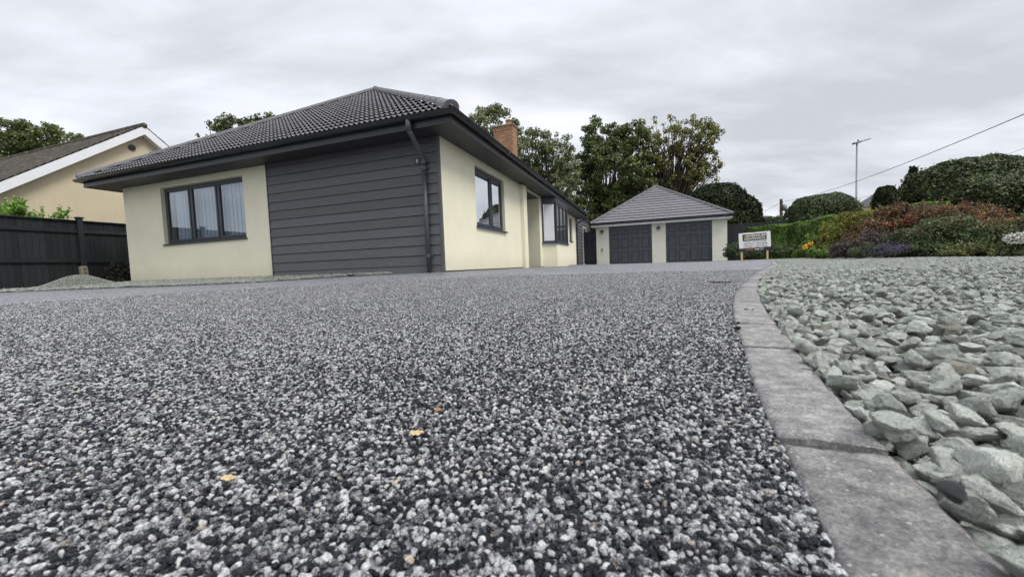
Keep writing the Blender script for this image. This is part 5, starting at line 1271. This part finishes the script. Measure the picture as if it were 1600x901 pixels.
LM_RED = leafmat('leaf_burgundy', [(0, (0.042, 0.036, 0.022)), (.3, (0.072, 0.084, 0.036)), (.5, (0.120, 0.132, 0.060)), (.62, (0.144, 0.060, 0.036)), (.8, (0.264, 0.090, 0.048)), (.93, (0.384, 0.144, 0.060)), (1, (0.504, 0.336, 0.120))], nsc=2.2)
LM_FUCH = leafmat('leaf_mid_green', [(0, (0.033, 0.049, 0.020)), (.5, (0.075, 0.108, 0.040)), (.85, (0.133, 0.184, 0.075)), (1, (0.250, 0.283, 0.133))])
LM_OLIVE = leafmat('leaf_olive', [(0, (0.043, 0.046, 0.023)), (.5, (0.109, 0.109, 0.051)), (.85, (0.189, 0.174, 0.072)), (1, (0.334, 0.290, 0.131))])
LM_BRIGHT = leafmat('leaf_bright_green', [(0, (0.072, 0.145, 0.029)), (.5, (0.174, 0.319, 0.051)), (1, (0.377, 0.580, 0.116))])

make_tree('broadleaf_tree', 'broad dark green tree behind the mossy roof at the left edge', 'tree', gbase(40, 34), [lobe(20, 222, 34, 55, 30), lobe(70, 222, 34, 50, 28), lobe(100, 240, 34, 35, 20), lobe(-40, 240, 34, 60, 40), lobe(30, 280, 34, 100, 50)], LM_OAK, 40000, .135, 420, .50, 3, .35, surf=.75)
make_tree('broadleaf_tree', 'green tree showing only its top above the left slope of the tiled roof', 'tree', gbase(365, 36), [lobe(328, 208, 36, 32, 15), lobe(375, 202, 36, 36, 16), lobe(412, 196, 36, 24, 15), lobe(370, 260, 36, 75, 45), lobe(360, 330, 36, 80, 50)], LM_OAK, 36000, .135, 380, .48, 4, .35, surf=.75)
make_tree('broadleaf_tree', 'pale grey-green tree crown rising directly behind the brick chimney', 'tree', gbase(770, 33), [lobe(768, 205, 33, 46, 38), lobe(795, 225, 33, 30, 35), lobe(735, 215, 33, 28, 30), lobe(770, 280, 33, 50, 50)], LM_PALE, 21000, .125, 330, .42, 5, .3, surf=.7)
make_tree('broadleaf_tree', 'loose see-through green tree between the chimney and the largest tree', 'tree', gbase(850, 37), [lobe(835, 230, 37, 30, 30), lobe(868, 235, 37, 30, 28), lobe(825, 270, 37, 22, 35), lobe(880, 275, 37, 26, 30), lobe(850, 300, 37, 45, 35)], LM_PALE, 17000, .13, 330, .42, 6, .30, nbr=120)
make_tree('broadleaf_tree', 'largest dark green tree behind the gap beside the garage', 'tree', gbase(950, 40), [lobe(945, 215, 40, 38, 32), lobe(985, 225, 40, 32, 38), lobe(925, 250, 40, 34, 34), lobe(960, 275, 40, 62, 50), lobe(915, 305, 40, 30, 45), lobe(990, 310, 40, 45, 45), lobe(900, 350, 40, 40, 40), lobe(950, 350, 40, 60, 45)], LM_OAK, 62000, .155, 620, .55, 7, .45, nbr=90, surf=.6)
make_tree('broadleaf_tree', 'thinning autumn tree with yellowing leaves and bare branches above the garage roof', 'tree', gbase(1045, 41), [lobe(1035, 215, 41, 40, 34, w_=9), lobe(1080, 215, 41, 38, 34, w_=10), lobe(1108, 215, 41, 19, 26, w_=3), lobe(1112, 255, 41, 20, 30, w_=1.6), lobe(1015, 260, 41, 30, 30, w_=7), lobe(1060, 270, 41, 42, 34, w_=9), lobe(1100, 270, 41, 24, 24, w_=2.2), lobe(1020, 295, 41, 40, 25, w_=7)], LM_AUT, 16500, .135, 520, .38, 8, .36, fork=.34, nbr=210)
make_tree('yew_tree', 'rounded near-black yew tree behind the right side of the garage', 'tree', gbase(1130, 30), [lobe(1120, 325, 30, 46, 36), lobe(1160, 335, 30, 26, 30), lobe(1130, 360, 30, 55, 40), lobe(1085, 345, 30, 28, 28)], LM_CON, 40000, .11, 260, .38, 9, .25, surf=.75, shell=.6)
make_tree('bay_tree', 'clipped domed dark green tree left of the lamp post', 'tree', gbase(1285, 27), [lobe(1288, 332, 27, 50, 25), lobe(1300, 326, 27, 36, 22), lobe(1270, 328, 27, 32, 20), lobe(1250, 340, 27, 24, 18), lobe(1318, 334, 27, 20, 20), lobe(1285, 350, 27, 55, 22)], LM_LAUREL, 34000, .085, 200, .30, 10, .14, surf=.8, shell=.7)
make_tree('conifer_tree', 'small dark conifer with several upright tips right of the lamp post', 'tree', gbase(1385, 32), [lobe(1378, 312, 32, 10, 19), lobe(1389, 308, 32, 11, 18), lobe(1400, 316, 32, 7, 16), lobe(1385, 335, 32, 19, 20), lobe(1370, 325, 32, 7, 16)], LM_CON, 16000, .085, 120, .22, 12, .15, surf=.7, shell=.6)
make_tree('laurel_tree', 'large flat-topped clipped dark green tree at the right edge above the flower border', 'tree', gbase(1520, 15.5), [lobe(1446, 300, 15.5, 32, 34), lobe(1478, 294, 15.5, 40, 39), lobe(1512, 291, 15.5, 44, 41), lobe(1545, 290, 15.5, 44, 42), lobe(1580, 290, 15.5, 44, 42), lobe(1620, 290, 15.5, 44, 42), lobe(1525, 312, 15.5, 90, 36), lobe(1620, 330, 15.5, 50, 30)], LM_LAUREL, 74000, .062, 420, .25, 13, .16, surf=.85, nbr=60, shell=.7)
make_tree('conifer_tree', 'thin pointed conifer tip at the left end of the flat-topped clipped tree', 'tree', gbase(1424, 20), [lobe(1427, 272, 20, 5, 9), lobe(1425, 290, 20, 8, 20), lobe(1422, 320, 20, 10, 25)], LM_CON, 6000, .06, 60, .14, 14, .08, surf=.6, shell=.6)
make_tree('broadleaf_shrub', 'low distant green shrubs under the wooden utility pole', 'shrub', gbase(1215, 40), [lobe(1205, 348, 40, 22, 8), lobe(1235, 344, 40, 22, 9), lobe(1190, 362, 40, 25, 12), lobe(1220, 365, 40, 40, 14)], LM_FUCH, 14000, .11, 90, .4, 15, .1)

# clipped hedge: box volume of leaves over a closed dark box that keeps light out
def hedge():
    root = empty('privet_hedge', (13.3, 17.0, -.12)); tag(root, 'long bright green clipped hedge between the advertising board and the flower shrubs', 'hedge')
    a = np.array([12.35, 20.6]); b = np.array([13.35, 12.6]); r = np.random.RandomState(21); n = 62000; L_ = np.linalg.norm(b - a); t = (b - a) / L_; nn = np.array([t[1], -t[0]])
    if nn[0] > 0: nn = -nn       # towards the gravel
    s = r.rand(n) * L_; face = r.rand(n); V = np.zeros((n, 3)); hgt = 1.62 + .05 * np.sin(s * 1.7) + .04 * np.sin(s * 4.1 + 1); d = np.zeros(n)
    fr = face < .55; tp = (face >= .55) & (face < .85); bk = face >= .85
    d[fr] = -.02 + .05 * np.sin(s[fr] * 5) * 0 + r.exponential(.035, fr.sum()); zz_ = r.rand(n) * hgt; zz_[tp] = hgt[tp] - r.exponential(.03, tp.sum()); d[tp] = r.rand(tp.sum()) * 1.0; d[bk] = 1.0 - r.exponential(.03, bk.sum())
    bulge = .06 * np.sin(s * 3.1 + zz_ * 2) + .05 * np.sin(s * 7.3 - zz_ * 4); rnd_top = .12 * np.clip((zz_ - (hgt - .25)) / .25, 0, 1) ** 2
    d = d - bulge * fr + rnd_top * fr
    P = np.stack([a[0] + t[0] * s - nn[0] * d, a[1] + t[1] * s - nn[1] * d, zz_ - .02], 1); P[:, :2] -= np.array([13.3, 17.0]); P += r.normal(0, .012, P.shape)
    bias = np.zeros((n, 3)); bias[:, :2] = nn * .9; bias[:, 2] = .5
    Vv, F = leaf_cards(P, .040 * r.uniform(.6, 1.4, n), bias, 1.6, 22); npmesh('foliage', Vv, F, LM_HEDGE, root)
    mb = MB(); q = lambda s_, d_, z: (a[0] + t[0] * s_ - nn[0] * d_ - 13.3, a[1] + t[1] * s_ - nn[1] * d_ - 17.0, z)
    P8 = [q(.1, .12, 0), q(L_ - .1, .12, 0), q(L_ - .1, .88, 0), q(.1, .88, 0), q(.1, .16, 1.42), q(L_ - .1, .16, 1.42), q(L_ - .1, .84, 1.42), q(.1, .84, 1.42)]
    mb.v = P8; mb.f = [(0, 1, 5, 4), (1, 2, 6, 5), (2, 3, 7, 6), (3, 0, 4, 7), (4, 5, 6, 7)]; mb.mi = [0] * 5; mb.build('light_block_core', mat('hedge_core', (.02, .022, .012), .95, .1, (9, .5), (14, 1, .05)), root)  # one solid dark box added to block light through the leaves
hedge()

def shrub(name, label, base, lobes, mat_, n, ls, clumps, cr, seed, cat='shrub', group=None, flowers=None, core=True, aspect=1.7):
    rr_ = np.random.RandomState(seed + 7); sat = []
    for k_ in range(len(lobes) * 3):
        c_, rd_, w0 = lobes[rr_.randint(len(lobes))]; d_ = rr_.normal(size=3); d_ /= np.linalg.norm(d_); d_[2] = abs(d_[2]) * .9; f_ = rr_.uniform(.18, .42)
        sat.append((tuple(np.array(c_) + d_ * np.array(rd_) * rr_.uniform(.7, 1.05)), tuple(np.array(rd_) * f_ * np.array([1, 1, 1.15])), w0 * f_ * f_ * 1.3))
    lobes = list(lobes) + sat
    root = make_tree(name, label, cat, base, lobes, mat_, int(n * 1.7), ls * .74, clumps, cr, seed, .03, True, .2, group, .75, nbr=30, shell=.16)
    add_shoots(root, lobes, base, mat_, 46, min(.26, max(.07, 1.5 * max(l[1][2] for l in lobes[:3]))), ls * .85, seed + 400)
    for ch in root.children:
        if ch.name.startswith('trunk'): ch.name = 'stems'
        if ch.name.startswith('crown'): ch.name = 'foliage'
    if flowers:
        m_, nf, fs, zone = flowers; r = np.random.RandomState(seed + 50); P = []
        zs = zone or lobes; 
        for k in range(nf):
            c, rad, _ = zs[r.randint(len(zs))]; d = r.normal(size=3); d /= np.linalg.norm(d); d[1] = -abs(d[1]); P.append(np.array(c) + d * np.array(rad) * r.uniform(.9, 1.08))
        P = np.array(P) - np.array(base); k = 5; PP = np.repeat(P, k, 0) + r.normal(0, fs * .35, (len(P) * k, 3)); V, F = leaf_cards(PP, fs * r.uniform(.6, 1.1, len(PP)), np.array([-.4, -.9, .5]), 1.3, seed + 60)
        npmesh('flowers', V, F, m_, root)
    return root
def petal(name, c, c2): return leafmat(name, [(0, c), (1, c2)], .5, .3)
PRED = petal('petal_red', (.40, .015, .03), (.62, .04, .06)); PPUR = petal('petal_purple', (.05, .02, .12), (.17, .09, .33)); PWHI = petal('petal_white', (.72, .72, .66), (.85, .85, .80)); PYEL = petal('petal_yellow', (.80, .42, .04), (.90, .58, .12)); PPNK = petal('petal_dusky_pink', (.35, .16, .16), (.5, .3, .3))
gb = lambda px, Y: gbase(px, Y, -.12)
shrub('yellow_shrub', 'yellow-green bushy shrub joining the right end of the clipped hedge', gb(1320, 11.6), [lobe(1315, 365, 11.6, 28, 30), lobe(1340, 352, 11.6, 32, 22), lobe(1360, 345, 11.6, 26, 16), lobe(1300, 385, 11.6, 20, 20), lobe(1335, 380, 11.6, 40, 24)], LM_YG, 17000, .042, 190, .14, 31)
shrub('burgundy_shrub', 'rusty red-brown leaved shrub right of the yellow-green shrub', gb(1400, 10.2), [lobe(1395, 345, 10.2, 32, 20), lobe(1430, 345, 10.2, 40, 22), lobe(1370, 365, 10.2, 34, 26), lobe(1355, 380, 10.2, 30, 22), lobe(1410, 370, 10.2, 45, 28)], LM_RED, 20000, .038, 230, .12, 32)
shrub('berberis_shrub', 'tall dull red and olive shrub in front of the flat-topped tree', gb(1520, 9.2), [lobe(1480, 345, 9.2, 40, 22), lobe(1515, 335, 9.2, 30, 17), lobe(1545, 345, 9.2, 30, 24), lobe(1460, 340, 9.2, 30, 20), lobe(1520, 370, 9.2, 60, 30), lobe(1585, 385, 9.2, 40, 16)], LM_RED, 18000, .036, 230, .12, 33)
shrub('fuchsia_bush', 'dark green fuchsia bush dotted with small red flowers', gb(1460, 7.9), [lobe(1460, 372, 7.9, 40, 26), lobe(1420, 378, 7.9, 30, 20), lobe(1500, 380, 7.9, 34, 20), lobe(1480, 355, 7.9, 40, 16), lobe(1455, 390, 7.9, 55, 12)], LM_FUCH, 15000, .036, 200, .10, 34, flowers=(PRED, 75, .013, [lobe(1425, 363, 7.75, 14, 6), lobe(1480, 347, 7.7, 22, 6), lobe(1470, 352, 7.7, 30, 10), lobe(1515, 340, 7.7, 18, 4), lobe(1400, 350, 7.7, 20, 5)]))
shrub('aster_clump', 'low mound of violet asters at the edge of the gravel', gb(1385, 7.9), [lobe(1370, 393, 7.9, 34, 8), lobe(1395, 390, 7.9, 32, 10), lobe(1350, 396, 7.9, 20, 6)], LM_FUCH, 5000, .022, 70, .07, 35, 'flowers', flowers=(PPUR, 620, .010, [lobe(1372, 391, 7.8, 28, 8), lobe(1396, 387, 7.8, 28, 9)]))
shrub('phlox_clump', 'clump of white flowers beside the gravel at the right edge', gb(1595, 5.9), [lobe(1595, 385, 5.9, 28, 14), lobe(1620, 385, 5.9, 30, 16), lobe(1600, 395, 5.9, 40, 9)], LM_FUCH, 6000, .028, 90, .06, 36, 'flowers', flowers=(PWHI, 260, .022, [lobe(1588, 372, 5.8, 20, 8), lobe(1612, 372, 5.8, 24, 9)]))
shrub('rose_bush', 'small leafy rose bush carrying two yellow roses in front of the hedge', gb(1268, 12.9), [lobe(1268, 385, 12.9, 14, 12), lobe(1285, 390, 12.9, 14, 10), lobe(1262, 395, 12.9, 20, 8)], LM_HEDGE, 4000, .05, 60, .12, 37)
shrub('low_shrub', 'leafy green plants at the foot of the dark board fence behind the advertising board', gb(1160, 17.6), [lobe(1152, 393, 17.6, 17, 11), lobe(1180, 396, 17.6, 16, 9), lobe(1198, 388, 17.6, 12, 12), lobe(1220, 392, 17.2, 18, 10)], LM_FUCH, 7000, .06, 90, .16, 38)
shrub('dark_edge_plant', 'dusky grey-purple leaved plant between the burgundy shrub and the asters', gb(1340, 8.9), [lobe(1340, 388, 8.9, 24, 12), lobe(1365, 378, 8.9, 22, 12), lobe(1320, 393, 8.9, 20, 8)], leafmat('leaf_dusky', [(0, (.04, .03, .03)), (.6, (.10, .08, .07)), (1, (.24, .2, .18))]), 6000, .03, 80, .09, 39)
shrub('potentilla_plant', 'low plant with yellow-tinged leaves at the gravel edge below the fuchsia', gb(1530, 6.6), [lobe(1520, 390, 6.6, 16, 8), lobe(1545, 394, 6.6, 26, 5), lobe(1495, 396, 6.6, 18, 4)], leafmat('leaf_potentilla', [(0, (.04, .05, .02)), (.6, (.10, .12, .04)), (.85, (.22, .22, .06)), (1, (.45, .40, .10))], nsc=5), 4000, .026, 60, .06, 40)
shrub('olive_shrub', 'olive-green arching shrub behind the white flowers', gb(1575, 7.6), [lobe(1570, 368, 7.6, 24, 16), lobe(1600, 360, 7.6, 26, 18), lobe(1580, 385, 7.6, 40, 14)], LM_OLIVE, 7000, .036, 90, .10, 41)
shrub('low_shrub', 'small green plants along the gravel edge between the roses and the asters', gb(1300, 10.4), [lobe(1300, 396, 10.4, 16, 6), lobe(1325, 395, 10.0, 14, 6), lobe(1280, 397, 10.8, 14, 5)], LM_HEDGE, 3500, .035, 50, .08, 42)
shrub('climbing_plant', 'bright green leafy plant growing over the top of the black fence', tuple(HW(11.55, -1.1, 0)), [lobe(12, 333, 9.9, 16, 11), lobe(30, 330, 9.9, 8, 9), lobe(55, 338, 10.2, 18, 4), lobe(98, 338, 10.4, 10, 4), lobe(8, 350, 9.9, 20, 12), lobe(0, 340, 9.9, 14, 12)], LM_BRIGHT, 1500, .055, 50, .10, 43, 'plant')
shrub('garden_waste', 'dark heap of dead twigs and leaves by the bungalow corner', tuple(HW(9.75, .5, -.02)), [lobe(188, 430, 10.6, 14, 10), lobe(175, 437, 10.6, 14, 6), lobe(190, 440, 10.6, 18, 6)], leafmat('dead_leaf', [(0, (.012, .012, .01)), (.7, (.03, .03, .022)), (1, (.09, .075, .04))]), 2500, .05, 40, .10, 44, 'garden waste')
# two roses
def roses():
    for (px, py, lab) in ((1257.5, 386.5, 'lower and wider of the two yellow roses before the hedge'), (1265.5, 381.5, 'upper of the two yellow roses before the hedge')):
        c = at(px, py, 12.6); r = np.random.RandomState(int(px)); P = r.normal(0, .028, (60, 3)) ; V, F = leaf_cards(P, .07 * r.uniform(.7, 1.1, 60), P * 30, 1.0, int(px), fold=.5)
        rt = empty('rose', c); tag(rt, lab, 'rose', 'yellow roses on the bush'); npmesh('petals', V, F, PYEL, rt)
        mb = MB(); mb.tube([(0, 0, -.02), (.02, .05, -.2), (.03, .12, -.42)], .006, 4); mb.build('stem', LM_FUCH, rt)
roses()

# ================================================================== street furniture, wires, sign
def lamp_post():
    b = at(1337.2, 400, 30); b.z = -.3; top = at(1338.6, 224, 30); h = top.z - b.z
    r = empty('lamp_post', b); tag(r, 'tall grey street lamp post with a flat tilted lantern', 'lamp post')
    mb = MB(); mb.tube([(0, 0, 0), (0, 0, 1.3)], .11, 12); mb.tube([(0, 0, 1.3), (0, 0, 1.36), (0, 0, h)], [.11, .075, .055], 12); mb.build('column', STEEL, r, smooth=True)
    mb = MB(); Mt = Matrix.Translation((0, 0, h)) @ Matrix.Rotation(R(-14), 4, 'Y'); mb.box(-.30, .30, -.14, .14, -.02, .12, Mt, bev=.04); mb.box(.28, .98, -.17, .17, .02, .09, Mt, bev=.03); mb.build('lantern', STEEL, r)
    mb = MB(); mb.lathe([(.05, 0), (.05, .14), (.02, .17), (0, .17)], (.08, 0, h + .10), 10); mb.build('photocell', BLACKM, r)
lamp_post()
def poles_and_wires():
    Y = 52.0; b = at(1220.5, 400, Y); b.z = -.5; top = at(1222.3, 311, Y); h = top.z - b.z
    r = empty('utility_pole', b); tag(r, 'dark wooden utility pole with a grey transformer can', 'utility pole')
    mb = MB(); mb.tube([(0, 0, 0), (0, 0, h)], [.24, .17], 10); mb.build('pole', POLEW, r, smooth=True)
    mb = MB(); mb.lathe([(.0, 0), (.27, .02), (.27, .8), (.0, .85)], (.38, -.1, h - 1.55), 10); mb.build('transformer', STEEL, r, smooth=True)
    mb = MB(); mb.box(-.1, .1, -.25, -.18, h - .5, h - .38); mb.box(-.09, .09, -.27, -.15, h - 1.2, h - 1.1); mb.build('bracket', BLACKM, r)
    def wire(p, q, sag, rad, lab, n=24):
        p = Vector(p); q = Vector(q); pts = [p.lerp(q, k / n) + Vector((0, 0, -4 * sag * (k / n) * (1 - k / n))) for k in range(n + 1)]
        mb = MB(); mb.tube(pts, rad, 5); o = mb.build('overhead_cable', BLACKM, None, smooth=True); tag(o, lab, 'cable'); return o
    pt = at(1222.3, 315, Y)
    e = at(1655, 155, 13.5); wire(pt, e, .55, .018, 'thick overhead cable rising from the utility pole to the right edge')
    l = at(1150, 345, 64); wire(pt, l, .3, .022, 'overhead cable falling left from the utility pole behind the yew')
    wire(at(1300, 318, 48), at(1660, 210, 26), .5, .013, 'fainter lower cable behind the lamp post and the flat-topped tree')
    wire(at(1225, 328, Y), at(1243, 340, 47), .1, .014, 'short service wire from the utility pole to the low shrubs')
    wire(at(1221, 322, Y), at(1206, 352, 47), .0, .012, 'slanting stay wire left of the utility pole')
poles_and_wires()
def far_house():
    h = empty('far_house', at(1404, 330, 60)); tag(h, 'corner of a distant grey roofed house between the conifer and the flat-topped tree', 'house')
    mb = MB(); mb.box(-2, 5, 0, 6, -7, 1.2); mb.build('wall', NBWALL, h); mb = MB(); mb.box(.2, .9, -.05, .3, -1.0, .9); mb.build('pipe', STEEL, h)
    mb = MB(); mb.v = [(-2.3, -.3, 1.2), (5.3, -.3, 1.2), (5.3, 6.3, 1.2), (-2.3, 6.3, 1.2), (-1.0, 3, 3.2), (4.5, 3, 3.2)]; mb.f = [(0, 1, 5, 4), (1, 2, 5), (2, 3, 4, 5), (3, 0, 4), (3, 2, 1, 0)]; mb.mi = [0] * 5; mb.build('roof', TILE, h)
    o = empty('brick_outbuilding', at(1596, 357, 12)); tag(o, 'corner of an orange brick outbuilding behind the shrubs at the right edge', 'outbuilding')
    mb = MB(); mb.box(-.16, 1.5, 0, 1.5, -.7, .28); mb.build('wall', BRICK, o); mb = MB(); mb.box(-.3, 1.7, -.12, 1.6, .28, .36); mb.build('roof_edge', CONC, o)
far_house()

def sign():
    pl, pr = at(1159, 405.5, 12.4), at(1200.0, 404, 12.15); tl, tr = at(1154, 365, 12.4), at(1203.8, 360.6, 12.12)
    wd = (Vector((tr.x, tr.y, 0)) - Vector((tl.x, tl.y, 0))).length; ang = math.atan2(tr.y - tl.y, tr.x - tl.x)
    zb = float(zt(tl.x, tl.y)); r = empty('advertising_board', (tl.x, tl.y, zb), ang); tag(r, 'small white driveway company board on two pale timber posts at the end of the edging', 'sign')
    h = tl.z - zb; tilt = math.atan2(tr.z - tl.z, wd); T = Matrix.Rotation(-tilt, 4, 'Y'); Hb = .585
    Mt = Matrix.Translation((0, 0, h)) @ T
    mb = MB(); mb.box(0, wd, 0, .008, -Hb * .82, 0, Mt, bev=.002); bo = mb.build('board', SIGNW, r)
    mb = MB(); mb.box(0, wd, -.001, .007, -Hb, -Hb * .82 - .0005, Mt); st = mb.build('bottom_strip', SIGNK, bo)
    mb = MB(); mb.box(wd * .12, wd * .875, -.004, -.0005, -.255, -.045, Mt, bev=.0015); pnl = mb.build('name_panel', SIGNB, bo)
    Tx = lambda x, z, y=-.0055: Mt @ Matrix.Translation((x, y, z)) @ Matrix.Rotation(R(90), 4, 'X')
    text_mesh('WENSUM', .098, 'lettering', PALE, pnl, Tx(wd * .565, -.105), .0006, sx=1.18, bold=.0022)
    text_mesh('DRIVEWAYS', .098, 'lettering', PALE, pnl, Tx(wd * .50, -.195), .0006, sx=1.05, bold=.0022)
    # gold house-and-drive emblem
    mb = MB(); P = [(.155, -.135), (.20, -.095), (.245, -.066), (.285, -.062), (.285, -.135)]; mb.poly([tuple(Mt @ Vector((wd / .97 * x, -.0058, z))) for x, z in P]); mb.build('emblem', GOLD, pnl)
    rows = ['\u2022 Tarmac  \u2022 Hot Tar & Chip', '\u2022 Resin Bound  \u2022 Block Paving', '\u2022 Landscapes  \u2022 Groundwork', '\u2022 Car Parks  \u2022 Patios  \u2022 Paving']
    for i, t_ in enumerate(rows): text_mesh(t_, .047, 'lettering', PRINT, bo, Tx(wd * .5, -.295 - i * .053, -.002), .0005, sx=1.2, bold=.0008)
    text_mesh('01603', .07, 'lettering', ORANGEP, st, Tx(wd * .33, -Hb * .91, -.003), .0005, sx=1.15, bold=.001); text_mesh('848127', .07, 'lettering', PALE, st, Tx(wd * .63, -Hb * .91, -.003), .0005, sx=1.15, bold=.001)
    for f in (.125, .50, .90):
        mb = MB(); mb.lathe([(.008, 0), (.007, .003), (0, .004)], (0, 0, 0), 8); s = mb.build('screw', STEEL, bo); s.matrix_local = Tx(wd * f, -.018, -.001)
    for f, L_ in ((.105, 0), (.915, 0)):
        z1 = (Mt @ Vector((wd * f, 0, -.02))).z; mb = MB(); mb.box(wd * f - .024, wd * f + .024, .009, .055, -.12, z1, bev=.003); mb.build('post', TIMBER, r)
sign()

# ================================================================== litter
def litter():
    LEAF = mat('dead_leaf_tan', (.60, .45, .25), .7, .3, (40, .3)); DK = mat('dark_leaf', (.02, .017, .013), .8, .3, (40, .3))
    def gp(px, py, z=-.12):
        d = FW + (px - 800) / FPX * RT + (450.5 - py) / FPX * UP; return Vector(d * (z / d[2]))
    def leaf(px, py, L_, w_, yaw, m_, lab, cat='leaf', curl=.15, lift=.0015):
        p = gp(px, py); mb = MB(); n = 8; rows = []
        for i in range(n + 1):
            t = i / n; hw = w_ / 2 * math.sin(math.pi * min(1, t * .96 + .02)) ** .7 * (1 + .25 * math.sin(t * 17 + px)); x = (t - .5) * L_; z = curl * L_ * (2 * t - 1) ** 2 * .5
            rows.append([(x, -hw, z + curl * hw * .6), (x, 0, z), (x, hw, z + curl * hw * .6)])
        for a, b in zip(rows, rows[1:]):
            for k in range(2): mb.quad(a[k], a[k + 1], b[k + 1], b[k])
        o = mb.build('fallen_leaf', m_, None, smooth=True); o.location = (p.x, p.y, float(zt(p.x, p.y)) + lift); o.rotation_euler = (R(20), R(4), yaw); tag(o, lab, cat)
        md = o.modifiers.new('thickness', 'SOLIDIFY'); md.thickness = .0004; return o
    leaf(651, 679, .0100, .0048, R(15), LEAF, 'largest tan leaf scrap on the dark stones near the middle')
    leaf(684, 642, .0070, .004, R(-20), mat('dead_leaf_orange', (.38, .21, .10), .7, .3, (40, .3)), 'small orange-brown leaf scrap above the tan one')
    leaf(357, 750, .0085, .0042, R(5), LEAF, 'yellowish leaf scrap nearest the lower left')
    leaf(1124, 442, .13, .03, R(5), DK, 'thin dark leaf on the drive left of the curved edging', curl=.1)
    leaf(548, 437, .16, .10, R(30), DK, 'dark curled leaf on the drive below the grey cladding', curl=.5, lift=.01)
    leaf(575, 433, .08, .05, R(80), mat('dead_leaf_brown', (.10, .06, .03), .8, .2), 'small brown leaf beside the dark curled one', curl=.4, lift=.01)
    def crumb(px, py, s, lab, seed, z=-.1165):
        p = gp(px, py, z); me = rock_mesh('crumb', seed, 2, 6, (.5, .8), (1, .75, .6), .1, DK); o = bpy.data.objects.new('crumb', me); COL.objects.link(o); o.location = p; o.scale = (s,) * 3; tag(o, lab, 'debris')
    crumb(1153, 512, .011, 'darkest crumb of soil lying on the edging block', 801); crumb(1154, 504, .007, 'small crumb of soil just behind the darkest one', 802); crumb(1166, 484, .010, 'left crumb of the pair farther up the edging', 803); crumb(1176, 484.5, .008, 'right crumb of the pair farther up the edging', 804)
    me = rock_mesh('black_stone', 900, 3, 9, (.5, .85), (1, .7, .6), .1, mat('black_glossy_stone', (.012, .013, .013), .3, .6, (60, .4), (120, .6, .004)), .1)
    p = gp(1487, 767, -.098); o = bpy.data.objects.new('black_stone', me); COL.objects.link(o); o.location = p; o.scale = (.0125,) * 3; o.rotation_euler = (.3, .2, .5); tag(o, 'small shiny black stone among the pale gravel next to the edging', 'stone')
litter()
